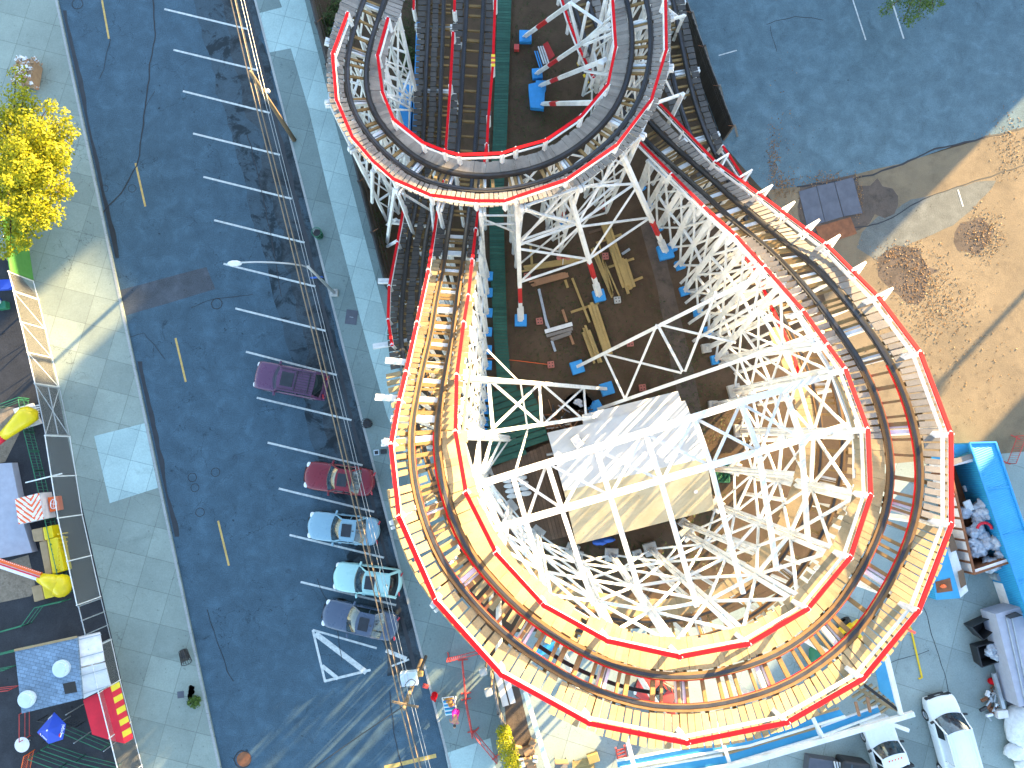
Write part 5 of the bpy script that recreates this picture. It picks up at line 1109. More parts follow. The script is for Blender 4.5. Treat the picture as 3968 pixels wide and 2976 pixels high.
for px, py in ((360, 2830), (330, 2725), (470, 2860), (432, 2680)): c = P(px, py, .13); lp(aw, MB().tube([c, c + Vector((0, 0, 2.1))], .035, 6)).build('post', 'steel', aw)
# parasol with lettering
pc = P(184, 2829, 2.55); ps_ = empty('parasol', (pc.x, pc.y, .13), 0, 'bright blue parasol with white lettering on its panels', 'parasol'); o = ps_.location
rim = [P(x, y, 2.15) for x, y in ((210, 2760), (256, 2806), (244, 2865), (189, 2883), (143, 2838))]; top = pc
pm = MB()
for k in range(5): pm.quad([top, rim[(k + 1) % 5], rim[k]]) if False else pm.quad([rim[k], top, rim[(k + 1) % 5]])
lp(ps_, pm).build('canopy', 'parasol', ps_, solid=.015); MB().tube([(0, 0, 0), (0, 0, 2.45)], .03, 8).build('pole', 'steel', ps_); MB().blob((0, 0, 2.47), (.05, .05, .06), seed=1, amp=0).build('finial', 'print', ps_)
def textmesh(txt, size, mat, pos, rz, parent, nrm=None):
    cu = bpy.data.curves.new('lettering', 'FONT'); cu.body = txt; cu.size = size; cu.align_x = 'CENTER'; cu.align_y = 'CENTER'; cu.extrude = .004
    t = bpy.data.objects.new('tmp', cu); me = bpy.data.meshes.new_from_object(t); bpy.data.objects.remove(t); me.materials.append(M[mat])
    ob = bpy.data.objects.new('lettering', me); COL.objects.link(ob); ob.parent = parent
    R = Matrix.Rotation(rz, 3, 'Z')
    if nrm is not None: R = Vector((0, 0, 1)).rotation_difference(nrm).to_matrix() @ R
    ob.location = pos; ob.rotation_euler = R.to_euler(); return ob
def onpanel(k, px, py):
    a, b, c = top, rim[k], rim[(k + 1) % 5]; n = (b - a).cross(c - a).normalized()
    if n.z < 0: n = -n
    v = (P(px, py, 2) - CAMP).normalized(); t = (a - CAMP).dot(n) / v.dot(n); return CAMP + v * t + n * .03 - o, n
def roundel(k, px, py, r=.13):
    p, n = onpanel(k, px, py); R = Vector((0, 0, 1)).rotation_difference(n).to_matrix()
    d = MB(); 
    for mi, y0, y1 in ((1, .25, 1), (0, -.2, .25), (2, -1, -.2)):
        pl_ = [];
        a0, a1 = math.asin(y0), math.asin(y1)
        for t in range(9): a = a0 + (a1 - a0) * t / 8; pl_.append(Vector((r * math.cos(a), r * math.sin(a), 0)))
        for t in range(9): a = a1 + (a0 - a1) * t / 8; pl_.append(Vector((-r * math.cos(a), r * math.sin(a), 0)))
        d.quad([p + R @ (Matrix.Rotation(1.3, 3, 'Z') @ q_) for q_ in pl_], mi)
    d.build('roundel', ['print', 'printred', 'printblue'], ps_)
p, n = onpanel(1, 241, 2824); textmesh('pepsi', .26, 'print', p, math.radians(78), ps_, n); roundel(1, 237, 2848)
p, n = onpanel(3, 174, 2857); textmesh('pepsi', .2, 'print', p, math.radians(-42), ps_, n); roundel(3, 159, 2844, .09)
p, n = onpanel(4, 196, 2779); textmesh('pepsi', .17, 'print', p, math.radians(38), ps_, n)
tb = empty('round_table', P(115, 2868, .13), 0, 'white oval table beside the blue parasol', 'table'); MB().lathe((0, 0, .72), [(.001, 0), (.44, 0), (.46, .03), (.001, .04)], 22).build('top', 'ledwhite', tb); MB().tube([(0, 0, 0), (0, 0, .72)], .05, 8).build('leg', 'steel', tb)
# bale of cardboard waste on the pavement
bc = P(130, 302, .12); bb = empty('waste_bale', bc, -.1, 'tied bale of torn cardboard and paper on the left pavement', 'bale')
MB().box((0, 0, .55), (1.15, 1.6, 1.1)).build('core', 'card', bb, bevel=.12); rn = random.Random(4); pa = MB()
for _ in range(170):
    x, y, z = rn.uniform(-.62, .62), rn.uniform(-.88, .88), rn.uniform(.2, 1.14)
    if rn.random() < .6: z = 1.12 + rn.random() * .06
    else: x = math.copysign(.58 + rn.random() * .06, x) if rn.random() < .5 else x; y = math.copysign(.82 + rn.random() * .06, y)
    pa.box((x, y, z), (rn.uniform(.05, .36), rn.uniform(.04, .22), .015), rn.uniform(0, 3), rn.choice((0, 0, 1, 1, 2)), ('X', rn.uniform(-.6, .6)))
tag(pa.build('scraps', ['card', 'paper', 'lumber2'], bb), kind='stuff')
for x in (-.25, .3): MB().box((x, 0, 1.13), (.02, 1.66, .015)).build('strap', 'wireb', bb)
# trees
def tree(label, base, tips, trunk_r, leaf, size, per, grp=None, crown=(1, 1, .7), name='tree', fill=0, fillbox=None, seed=1):
    c = P(*base, .1); r = empty(name, c, 0, label, 'tree', grp); rn = random.Random(seed)
    T = [P(x, y, h) - c for x, y, h in tips]
    cen = sum(T, Vector()) / len(T); tk = MB(); fork = Vector((cen.x * .5, cen.y * .5, min(t.z for t in T) * .55))
    tk.tube([(0, 0, 0), fork * .5, fork], [trunk_r, trunk_r * .85, trunk_r * .7], 9); 
    for t in T: mid = fork.lerp(t, .5) + Vector((0, 0, .4)); tk.tube([fork, mid, t], [trunk_r * .5, trunk_r * .3, .02], 6)
    tk.build('trunk', 'bark', r, smooth=True); lf = MB()
    for t in T:
        for d in range(5):
            q = fork.lerp(t, .45 + .55 * (d / 4)) + Vector((rn.uniform(-.4, .4), rn.uniform(-.4, .4), rn.uniform(-.1, .4)))
            s_ = rn.uniform(.55, .95) * (.7 + .5 * (d < 4)); leaves(lf, q, (crown[0] * s_, crown[1] * s_, crown[2] * s_), int(per * (1.2 if d < 4 else .8)), size, rn.randint(0, 9999), up=.8, shell=.25)
    lf.build('crown', leaf, r); return r
rn = random.Random(11); tips = [(285, 515, 6.5), (262, 605, 6.2), (250, 755, 6.2), (212, 862, 6), (180, 425, 6.5), (92, 372, 6.5), (60, 305, 6), (112, 950, 5.8), (40, 985, 5.5), (200, 560, 7.3), (190, 690, 7.3), (140, 800, 7.4), (110, 480, 7.6), (60, 560, 8.2), (40, 690, 8.5), (100, 640, 8.3), (30, 820, 7.8), (-60, 450, 7.5), (-120, 600, 7.5), (-120, 760, 7.3), (-60, 900, 6.5), (20, 420, 7.2), (150, 520, 7.4), (-40, 640, 8.4), (230, 650, 6.6), (225, 480, 6.4), (160, 880, 6.2), (90, 880, 7)]
tree('large sunlit yellow green tree leaning over the left pavement', (20, 660), tips, .28, 'leafy', .2, 150, crown=(1.15, 1.15, .6), seed=5)
tree('green tree at the top edge of the parking lot', (3560, -120), [(3440, 40, 4), (3500, 80, 4), (3560, 55, 4.5), (3620, 30, 4.4), (3660, 10, 4.2), (3530, -20, 5), (3620, -90, 5), (3480, -100, 5), (3560, -200, 5)], .15, 'leafg', .13, 90, crown=(.7, .7, .45), seed=8)
def bush(label, cl, leaf, size, n, name='bush', grp=None):
    c = P(*cl[0][:2], 0); r = empty(name, c, 0, label, 'bush', grp); lf = MB(); st = MB()
    for x, y, h, rad in cl: q = P(x, y, h) - c; leaves(lf, q, (rad, rad, rad * 1.1), n, size, int(x), shell=.35); st.tube([(q.x, q.y, 0), tuple(q)], [.05, .02], 5)
    lf.build('foliage', leaf, r); st.build('stem', 'bark', r); return r
bush('yellow green bush at the bottom of the right pavement', [(1952, 2838, 1.3, .5), (1958, 2880, 1.5, .6), (1972, 2925, 1.7, .68), (1985, 2965, 1.5, .6), (1990, 3010, 1.3, .6)], 'leafy', .13, 650)
def scatter(name, polys, n, mat, size, seed, flat=True, label='', hgt=.02):
    rn = random.Random(seed); mb = MB()
    for (x, y, rx, ry, k) in polys:
        for _ in range(int(n * k)):
            c = P(x + rn.gauss(0, rx), y + rn.gauss(0, ry), .02 + (rn.random() * hgt)); s_ = size * rn.uniform(.5, 1.5)
            if flat: mb.box(c, (s_, s_ * .7, .01), rn.uniform(0, 3), 0, ('X', rn.uniform(-.7, .7)))
            else:
                a = rn.uniform(0, 6.28); d = Vector((math.cos(a), math.sin(a), 0)); mb.quad([c, c + Vector((-d.y, d.x, 0)) * s_ * .3, c + d * s_ + Vector((0, 0, s_ * .8))])
    return tag(mb.build(name, mat), label, 'litter' if flat else 'weeds', None, 'stuff')
scatter('fallen_leaves', [(3000, 620, 14, 60, 1), (3030, 720, 25, 25, .9), (3200, 690, 60, 14, .6), (3330, 770, 10, 50, .5), (3570, 1080, 60, 60, 2), (3480, 990, 50, 30, .8), (3640, 1200, 80, 60, 1.6), (3820, 920, 40, 50, 1.4), (3920, 560, 50, 70, 1), (3700, 1400, 150, 130, .8), (3050, 600, 60, 200, .3), (3400, 1300, 30, 80, .4)], 300, 'leafd', .06, 3, True, 'brown fallen leaves and grit lying on the sunlit dirt lot')
scatter('weeds', [(1290, 120, 40, 90, 1.2), (1590, 180, 30, 110, 1.3), (1480, 900, 20, 80, .5), (2050, 240, 70, 160, .8), (2150, 480, 120, 60, .6), (2150, 1100, 160, 120, 1.0), (2250, 1350, 180, 120, 1.2), (2650, 1400, 60, 90, .6), (2700, 1620, 100, 80, .7), (2400, 2150, 260, 40, 1.2), (2700, 1950, 80, 80, .6)], 900, 'grass', .13, 5, False, 'patchy low green weeds on the brown infield soil', .03)
# grass wall weeds under the parting fence handled above
# ================================================================== INFIELD
sh = empty('shed', P(2450, 1800, 0), 0, 'corrugated shed with a white and a tan roof slope inside the tall turn', 'shed'); o = sh.location
E1, E2, R1, R2, S1, S2 = P(2121, 1677, 2.7), P(2655, 1552, 2.7), P(2185, 1903, 3.5), P(2738, 1773, 3.5), P(2233, 2110, 2.7), P(2768, 1974, 2.7)
def th4(a, b, c, d, t=.06): return MB().poly([a, b, c, d], t)
lp(sh, th4(E1, E2, R2, R1)).build('white_roof_slope', 'roofmetal', sh); lp(sh, th4(R1 + Vector((0, 0, .012)), R2 + Vector((0, 0, .012)), S2, S1)).build('tan_roof_slope', 'roofrust', sh)
lp(sh, th4(P(2256, 1607, 2.35), P(2627, 1515, 2.35), P(2645, 1572, 2.62), P(2262, 1660, 2.62))).build('annex_roof', 'roofmetal', sh)
lp(sh, MB().poly([P(x, y, 2.6) for x, y in ((2140, 1690), (2645, 1572), (2755, 1965), (2245, 2090))], 2.6)).build('wall', 'brownplank', sh); lp(sh, MB().poly([P(x, y, 2.2) for x, y in ((2268, 1620), (2620, 1532), (2636, 1580), (2280, 1665))], 2.2)).build('annex_wall', 'brownplank', sh)
lp(sh, MB().box(P(2236, 1712, 3.05), (.55, .75, .35), .6)).build('air_vent_box', 'ledwhite', sh, bevel=.04)
lp(sh, MB().tube([P(2245, 1695, 3.0), P(2262, 1710, 3.1)], .07, 7)).build('vent_pipe', 'steel', sh); lp(sh, MB().cyl(P(2693, 1905, 2.95), .12, .25, 12)).build('flue', 'ledwhite', sh); lp(sh, MB().tube([P(2118, 1762, 1.0), P(2142, 1758, 1.0)], .09, 8)).build('drain_pipe', 'steel', sh)
thing_mesh(MB().blob(P(2325, 2100, .8), (.5, .22, .3), seed=2, amp=.4).blob(P(2352, 2092, .8), (.5, .2, .3), seed=5, amp=.4), 'folded_tarp', 'tarp', 'bright blue tarp bundled under the tan eave of the shed', 'tarp', None, True)
def boards(name, mat, label, cat, poly, h, pitch, ang, wd=None, group=None, gap=.015):
    """deck clipped to a polygon: planks laid across it"""
    pts = [P(x, y, h) for x, y in poly]; d = Vector((math.cos(ang), math.sin(ang), 0)); nrm = Vector((-d.y, d.x, 0)); mb = MB()
    ts = [p.dot(nrm) for p in pts]; t = min(ts) + pitch / 2
    while t < max(ts):
        xs = []
        for i in range(len(pts)):
            a, b = pts[i], pts[(i + 1) % len(pts)]; ta, tb = a.dot(nrm), b.dot(nrm)
            if (ta - t) * (tb - t) < 0: xs.append(a.lerp(b, (t - ta) / (tb - ta)))
        xs.sort(key=lambda p: p.dot(d))
        for a, b in zip(xs[::2], xs[1::2]): mb.beam(a, b, (pitch - gap) * .97, .05)
        t += pitch
    return thing_mesh(mb, name, mat, label, cat, group)
boards('green_walkway', 'green', 'long narrow dark green plank walkway along the straight tracks', 'walkway', [(1952, -300), (2006, -300), (1982, 0), (1964, 542), (1950, 760), (1956, 1000), (1966, 1300), (1982, 1500), (1928, 1500), (1913, 1300), (1898, 1000), (1895, 760), (1910, 542), (1928, 0)], .25, .2, 0)
boards('green_platform', 'green', 'wide dark green plank platform at the end of the green walkway', 'platform', [(1904, 1506), (2053, 1498), (2091, 1578), (2127, 1711), (1889, 1814), (1891, 1600)], .45, .42, .33, gap=.04)
boards('brown_platform', 'brownplank', 'weathered brown plank platform beside the shed under the green platform', 'platform', [(1889, 1820), (2128, 1717), (2180, 1900), (2236, 2070), (2010, 2120), (1900, 1990)], .3, .24, 1.82)
# white sacks in two columns
k = 0
for cx, n_ in ((1976, 4), (2020, 4)):
    for j in range(n_):
        c = P(cx + j * 6 - (8 if cx < 2000 else 0), (1862 if cx < 2000 else 1852) + j * 20, .42)
        o_ = tag(MB().blob((0, 0, 0), (.38, .17, .12), 12, 8, .18, seed=k).build('sandbag', 'sack', None, smooth=True), 'full white sack lying in the two column heap on the brown platform', 'sack', 'white sacks on the brown platform'); o_.location = c; o_.rotation_euler.z = .12; k += 1
# lumber
def stack(label, a, b, w_, n, mat='lumber', lay=2, group='lumber stacks on the infield', cat='lumber', h0=.15, wig=.03):
    A_, B_ = P(*a, h0), P(*b, h0); d = (B_ - A_); L_ = d.length; r = empty('lumber_stack', (A_ + B_) / 2 - Vector((0, 0, h0)), math.atan2(d.y, d.x), label, cat, group); bw = w_ / n
    for l in range(lay):
        for j in range(n):
            if l == lay - 1 and lay > 1 and rnd.random() < .25: continue
            dx = rnd.uniform(-.3, .3) * (1 if n > 2 else .1); MB().box((dx, -w_ / 2 + (j + .5) * bw, h0 + l * .09), (L_ * rnd.uniform(.86, 1), bw * .93, .085), rnd.uniform(-wig, wig) * .3).build('plank', mat, r)
    return r
stack('long stack of fresh boards beside the dirt track, wide at its lower end', (2345, 865), (2432, 1128), .62, 3); stack('short board pile against the right side of the long stack', (2415, 1000), (2452, 1118), .42, 2); stack('loose fan of thin boards left of the long stack', (2310, 955), (2378, 1150), .6, 6, lay=1, wig=.25)
stack('thick stack of fresh boards in the middle of the infield', (2290, 1168), (2358, 1372), .62, 3); stack('shorter stack of fresh boards left of the thick middle stack', (2266, 1272), (2314, 1400), .6, 4); stack('single long board lying above the middle stack', (2216, 1072), (2286, 1256), .16, 1, lay=1)
stack('stack of dull yellow boards lying crosswise near the green walkway', (2012, 1046), (2236, 1006), .4, 3, lay=2); stack('stack of reddish boards below the dull yellow ones', (2062, 1100), (2204, 1062), .42, 4, 'lumber2'); 
stack('white painted beam lying across two sleepers', (2103, 1288), (2226, 1252), .28, 1, 'white', 1); stack('weathered board beside the white beam', (2112, 1304), (2222, 1272), .22, 1, 'deckgrey', 1); stack('broken speckled boards below the weathered board', (2132, 1318), (2216, 1288), .26, 2, 'deckgrey', 1)
for k, (a, b, mt, lab) in enumerate((((2212, 1210), (2320, 1174), 'lumber', 'timber bearer under the middle stack'), ((2310, 942), (2408, 908), 'lumber', 'timber bearer crossing the upper part of the long stack'), ((2358, 1036), (2456, 1002), 'lumber', 'timber bearer crossing the lower part of the long stack'), ((2446, 1092), (2490, 1074), 'lumber', 'short timber bearer right of the short board pile'), ((2282, 902), (2408, 862), 'brownplank', 'dark timber bearer above the long stack'), ((2056, 955), (2062, 1034), 'lumber', 'upright laid board above the dull yellow boards'), ((2180, 1200), (2196, 1248), 'lumber2', 'short reddish board above the white beam'), ((2088, 1120), (2120, 1262), 'steel', 'grey pipe lying beside the reddish boards'), ((2112, 1230), (2128, 1276), 'steel', 'short grey channel touching the white beam'), ((2138, 1320), (2152, 1362), 'steel', 'short grey channel below the speckled boards'), ((2210, 1300), (2222, 1334), 'lumber2', 'short reddish board below the speckled boards'), ((2190, 1085), (2200, 1115), 'lumber', 'short stub of board under the reddish stack'), ((2090, 1640), (2190, 1655), 'lumber2', 'old board lying in the junk by the shed'), ((2410, 985), (2440, 965), 'steel', 'short grey channel between bearer and dirt track'))):
    thing_mesh(MB().beam(P(*a, .06), P(*b, .06), .16, .1), 'timber_bearer', mt, lab, 'board', 'loose boards and channels on the infield')
for k, (x, y, mt, lab) in enumerate(((2344, 995, 'block', 'red perforated block between the board fan and the long stack'), (2043, 1072, 'block', 'red perforated block under the dull yellow boards'), (2090, 1246, 'block', 'red perforated block left of the white beam'), (2134, 1414, 'block', 'red perforated block at the end of the orange cord'), (2440, 1331, 'block', 'red perforated block right of the middle stack'), (2391, 1164, 'pad', 'pale speckled perforated block at the foot of the board fan'), (2488, 1503, 'block', 'red perforated block under the lower white buttress'), (2345, 800, 'block', 'red perforated block above the long stack'))):
    r = empty('perforated_block', P(x, y, 0), .12, lab, 'block', 'perforated blocks on the infield'); MB().box((0, 0, .12), (.44, .44, .24)).build('block', mt, r, bevel=.02)
    for dx in (-.1, .1):
        for dy in (-.1, .1): MB().cyl((dx, dy, .236), .045, .008, 10).build('hole', 'raildark', r)
thing_mesh(MB().tube([P(1850, 1385, .3), P(2000, 1397, .1), P(2130, 1413, .12)], .02, 5), 'extension_cord', 'orange', 'thin orange cord stretched over the green walkway', 'cord')
lt = empty('work_light', P(2178, 1015, 0), 0, 'twin red work light on a short stand above the boards', 'lamp'); MB().tube([(0, -.3, .5), (0, 0, .9)], .03, 6).build('stand', 'white', lt); MB().beam((-.3, 0, .95), (.3, 0, .95), .05).build('crossbar', 'redmetal', lt)
for s_ in (1, -1): MB().lathe((s_ * .3, .02, .95), [(.001, 0), (.17, .02), (.15, .12), (.001, .14)], 12).build('lamp_head', 'block', lt)
# footings and clutter at the top
thing_mesh(slabpx([(2048, 325), (2100, 314), (2112, 344), (2108, 422), (2056, 416), (2050, 360)], .45, .45), 'blue_slab', 'blue', 'bright blue angular concrete slab under the upper horseshoe', 'slab', bevel=.04)
pn = empty('painted_panels', P(2120, 205, 0), 0, 'leaning red, white and blue painted boards under the upper horseshoe', 'boards')
lp(pn, slabpx([(2104, 172), (2122, 160), (2150, 215), (2128, 232)], [.5, .9, .9, .5], .06)).build('red_board', 'redband', pn)
for j in range(3): lp(pn, MB().beam(P(2086 + j * 9, 180 - j * 1, .4), P(2108 + j * 9, 248 - j * 2, .4), .1, .05)).build('white_slat', 'white', pn)
for j in range(2): lp(pn, MB().beam(P(2072 + j * 9, 198, .3), P(2092 + j * 9, 262, .3), .08, .05)).build('blue_slat', 'blue', pn)
thing_mesh(MB().box(P(2002, 186, .2), (.35, .4, .35)), 'red_box', 'redmetal', 'small red box beside the green walkway at the top', 'box', bevel=.02)
yb = MB()
for j in range(10): a, b = Vector((2238, 243)).lerp(Vector((2298, 358)), j / 10), Vector((2238, 243)).lerp(Vector((2298, 358)), (j + 1) / 10); yb.beam(P(*a, 1.0), P(*b, 1.0), .14, .12, j % 2)
thing_mesh(yb, 'warning_bar', ['yellow', 'black'], 'yellow and black striped warning bar under the upper horseshoe', 'bar')
yb = MB()
for j in range(5): yb.beam(P(1911, 212 + j * 9, 9.1), P(1911, 221 + j * 9, 9.1), .22, .08, j % 2)
thing_mesh(yb, 'warning_plate', ['yellow', 'redmetal'], 'yellow and red striped plate on the handrail beside the green walkway', 'plate')
thing_mesh(slabpx([(1542, 310), (1600, 314), (1590, 505), (1545, 462)], .7, .65), 'blue_deck', 'blue', 'blue painted boards beside the left straight track', 'deck'); thing_mesh(MB().beam(P(1622, 90, .5), P(1606, 530, .5), .25, .5), 'blue_beam', 'blue', 'long blue beam beside the left straight track', 'beam')
thing_mesh(MB().beam(P(1295, 95, .8), P(1340, 75, .8), .14).box(P(1305, 125, .3), (.7, .5, .5), .3), 'blue_crate', 'blue', 'blue crate at the upper left foot of the horseshoe', 'crate')
for k, (x, y) in enumerate(((2478, 728), (2702, 1214))): pass
bush('dark green shrub under the left arm of the horseshoe', [(1590, 215, .5, .55), (1575, 260, .4, .45), (1560, 150, .4, .4)], 'grass', .16, 300)
bush('dark green shrub beside the top left foot of the horseshoe', [(1275, 70, .5, .6), (1290, 130, .5, .5), (1310, 20, .5, .6), (1330, 170, .4, .4)], 'grass', .16, 300)
thing_mesh(MB().blob(P(2240, 1556, .35), (.8, .55, .35), 14, 9, .5, 3, flat=.7), 'white_tarp', 'bag', 'crumpled white tarp heap by the shed annex', 'tarp', None, True)
jk = MB(); rn = random.Random(9)
for _ in range(60): a = P(rn.uniform(2120, 2260), rn.uniform(1590, 1668), rn.uniform(.05, .5)); jk.beam(a, a + Vector((rn.uniform(-.8, .8), rn.uniform(-.8, .8), rn.uniform(-.1, .3))), rn.uniform(.03, .1), None, rn.randint(0, 3))
tag(jk.build('junk_heap', ['rust', 'steel', 'lumber2', 'black']), 'tangled heap of scrap metal and wood by the shed annex', 'scrap', None, 'stuff')
thing_mesh(MB().box(P(2310, 1578, .3), (.75, .75, .5), .5), 'blue_block', 'blue', 'tilted blue block at the edge of the shed annex', 'block', bevel=.03)
nt_ = MB()
for j in range(14): nt_.tube([P(2800 + 28 * math.cos(t * .5 + j), 1830 + 40 * math.sin(t * .5 + j * 1.3), .08 + .02 * j) for t in range(11)], .03, 4, cap=False)
tag(nt_.build('net_heap', 'greennet'), 'dark green heap of netting on the infield right of the shed', 'net', None, 'stuff')
# boundary fences
def boardfence(name, label, px, h, mat, z=0, brace=None, wire=True, post=2.4):
    pts = [P(x, y, z) for x, y in px]; c = pts[0].copy(); r = empty(name, c, 0, label, 'fence'); pts = [p - c for p in pts]; pn_ = MB(); rl = MB(); wr = MB()
    for a, b in zip(pts[:-1], pts[1:]):
        d = (b - a); L_ = d.length; d.normalize(); n = Vector((-d.y, d.x, 0)); k = int(L_ / .2)
        for j in range(k): pn_.box((a + d * (j + .5) * L_ / k + Vector((0, 0, h / 2 + rnd.uniform(-.04, .04)))), (L_ / k * .96, .04, h), math.atan2(d.y, d.x))
        for f in (.2, .6, .95): rl.beam(a + n * .06 + Vector((0, 0, h * f)), b + n * .06 + Vector((0, 0, h * f)), .08)
        k = max(1, round(L_ / post))
        for j in range(k + 1):
            q = a.lerp(b, j / k); MB().beam(q + n * .1, q + n * .1 + Vector((0, 0, h + .1)), .1).build('post', brace or mat, r)
            if brace: MB().beam(q + n * 1.1, q + n * .12 + Vector((0, 0, h)), .13).build('raking_brace', brace, r)
            if wire: MB().beam(q + Vector((0, 0, h)), q - n * .45 + Vector((0, 0, h + .35)), .022).build('wire_bracket', 'rust', r)
        if wire:
            for f in (.2, .6, 1): wr.tube([a - n * .55 * f + Vector((0, 0, h + .45 * f)), b - n * .55 * f + Vector((0, 0, h + .45 * f))], .008, 4)
    pn_.build('boards', mat, r); rl.build('rails', brace or mat, r)
    if wr.v: wr.build('barbed_wire', 'wireb', r)
    return r
boardfence('board_fence', 'dark board fence with white raking braces and barbed wire beside the parking lot', [(2520, -200), (2600, 0), (2690, 250), (2800, 545)], 2.3, 'raildark', brace='deckgrey', wire=True)
boardfence('board_fence', 'weathered board fence with barbed wire along the right pavement', [(1512, 1125), (1368, 560), (1296, 312), (1217, 0), (1180, -200)], 2.1, 'deckdark', .12, wire=True, post=4)
wl = boardfence('board_fence', 'low weathered fence between right pavement and gravel bed', [(1985, 2880), (1935, 2740), (1908, 2598)], 1.2, 'deckgrey', .12, wire=False)
for k, (a, b, w_) in enumerate((((1925, 2600), (1960, 2735), .4), ((1955, 2600), (1988, 2725), .35))): thing_mesh(MB().beam(P(*a, .3), P(*b, .3), w_, .08), 'loose_board', 'white', ['left one of the two pale boards leaning by the tall turn outer rail', 'right one of the two pale boards leaning by the tall turn outer rail'][k], 'board', 'pale boards on the gravel bed')
# ================================================================== PARKING LOT AND YARD
for k, px in enumerate(([(3095, 742), (3163, 722), (3196, 860), (3128, 880)], [(3165, 721), (3232, 706), (3267, 839), (3198, 860)], [(3234, 705), (3305, 687), (3342, 826), (3270, 838)])):
    thing_mesh(slabpx(px, .05, .03), 'steel_plate', 'metalplate', ['leftmost of three dark steel plates laid beside the climbing track', 'middle of three dark steel plates laid beside the climbing track', 'rightmost of three dark steel plates laid beside the climbing track'][k], 'plate', 'dark steel plates on the lot')
thing_mesh(slabpx([(3160, 880), (3296, 841), (3321, 905), (3215, 940), (3180, 930)], .045, .03), 'steel_plate', 'rust', 'rusty brown plate below the dark steel plates', 'plate')
# skip with refuse
def tub(r, px, h, mat, inner, t=.09, z0=.02, flare=1):
    pts = [P(x, y, h) for x, y in px]; c = sum(pts, Vector()) / len(pts); n = len(pts); inn = [c + (p - c) * .93 for p in pts]; wall = MB(); ins = MB()
    low = lambda p, f: Vector((c.x + (p.x - c.x) * f, c.y + (p.y - c.y) * f, z0)); 
    for i in range(n):
        j = (i + 1) % n; wall.quad([low(pts[i], flare), low(pts[j], flare), pts[j], pts[i]]); ins.quad([inn[j], inn[i], low(inn[i], flare) + Vector((0, 0, .1)), low(inn[j], flare) + Vector((0, 0, .1))]); wall.quad([pts[i], pts[j], inn[j], inn[i]])
    ins.quad([low(p, flare) + Vector((0, 0, .1)) for p in inn]); lp(r, wall).build('shell', mat, r); lp(r, ins).build('inside', inner, r)
sk = empty('refuse_skip', P(3790, 2000, 0), 0, 'long rusty open refuse skip with pale outer wall beside the blue container', 'skip'); SKP = [(3676, 1795), (3775, 1772), (3913, 2178), (3776, 2224)]; tub(sk, SKP, 2.2, 'ledwhite', 'rust')
rim_ = MB()
for i in range(4): rim_.beam(P(*SKP[i], 2.22), P(*SKP[(i + 1) % 4], 2.22), .12, .1)
lp(sk, rim_).build('rim', 'rust', sk)
rib = MB()
for j in range(11): f = j / 10; a = P(SKP[0][0] + (SKP[3][0] - SKP[0][0]) * f, SKP[0][1] + (SKP[3][1] - SKP[0][1]) * f, 2.15); rib.beam(a + Vector((-.06, 0, 0)), Vector((a.x - .06, a.y, .1)), .1)
lp(sk, rib).build('wall_ribs', 'rust', sk)
rn = random.Random(3)
for k in range(26):
    f, g_ = rn.uniform(.42, .97), rn.uniform(.12, .88); a = Vector(SKP[0]).lerp(Vector(SKP[3]), f); b = Vector(SKP[1]).lerp(Vector(SKP[2]), f); q = a.lerp(b, g_); s_ = rn.uniform(.32, .55)
    c = P(q.x, q.y, 1.2 + rn.random() * .5); o_ = tag(MB().blob((0, 0, 0), (s_, s_ * rn.uniform(.7, 1), s_ * .75), 16, 12, .6, k).build('rubbish_bag', 'bag', None, smooth=True), 'clear bulging rubbish bag in the heap filling the lower half of the rusty skip', 'bag', 'rubbish bags in the rusty skip'); o_.location = c
for k, (x, y, lab) in enumerate(((3742, 1892, 'small white box on the floor of the rusty skip'), (3752, 1960, 'white open plastic crate on the bags in the rusty skip'))): thing_mesh(MB().box(P(x, y, .5 + k * 1.1), (.3 + .2 * k, .4 + .3 * k, .15), .4), 'white_crate', 'sack', lab, 'crate', bevel=.03)
thing_mesh(MB().tube([P(3815 + 28 * math.cos(t), 2050 - 24 * math.sin(t), 2.0) for t in [i * .22 for i in range(15)]], .09, 7), 'red_hose', 'canvasred', 'curved red hose lying on the bags in the rusty skip', 'hose', None, True)
thing_mesh(slabpx([(3660, 1790), (3765, 1758), (3780, 1772), (3680, 1808)], 2.4, .12), 'plank_lid', 'deckgrey', 'grey plank lid across the top end of the rusty skip', 'lid')
bc_ = empty('blue_container', P(3880, 1950, 0), 0, 'blue corrugated container with jointed roof at the right edge', 'container'); BP = [(3758, 1716), (3858, 1713), (3915, 1880), (3968, 2040), (4080, 2380), (3955, 2400), (3916, 2178), (3777, 1775)]
lp(bc_, slabpx([(3757, 1716), (3858, 1713), (4090, 2400), (4006, 2440)], 2.5, 2.5)).build('body', 'bluecont', bc_)
for f in (.25, .5, .75): a = Vector((3757, 1716)).lerp(Vector((4006, 2440)), f); b = Vector((3858, 1713)).lerp(Vector((4090, 2400)), f); lp(bc_, MB().beam(P(*a, 2.52), P(*b, 2.52), .09, .06)).build('roof_joint', 'blue', bc_)
for e in (((3757, 1716), (4006, 2440)), ((3858, 1713), (4090, 2400)), ((3757, 1716), (3858, 1713))): lp(bc_, MB().beam(P(*e[0], 2.53), P(*e[1], 2.53), .1, .1)).build('edge_rail', 'blue', bc_)
thing_mesh(slabpx([(3600, 1770), (3700, 1722), (3830, 1718), (3720, 1765), (3640, 1790)], [2.0, 2.3, 2.3, 2.0, 2.0], .1), 'blue_sheet', 'blueroof', 'blue sheet leaning against the top of the container', 'sheet')
hu = empty('blue_hut', P(3670, 2220, 0), 0, 'small blue and white wooden hut under the right end of the tall turn', 'hut')
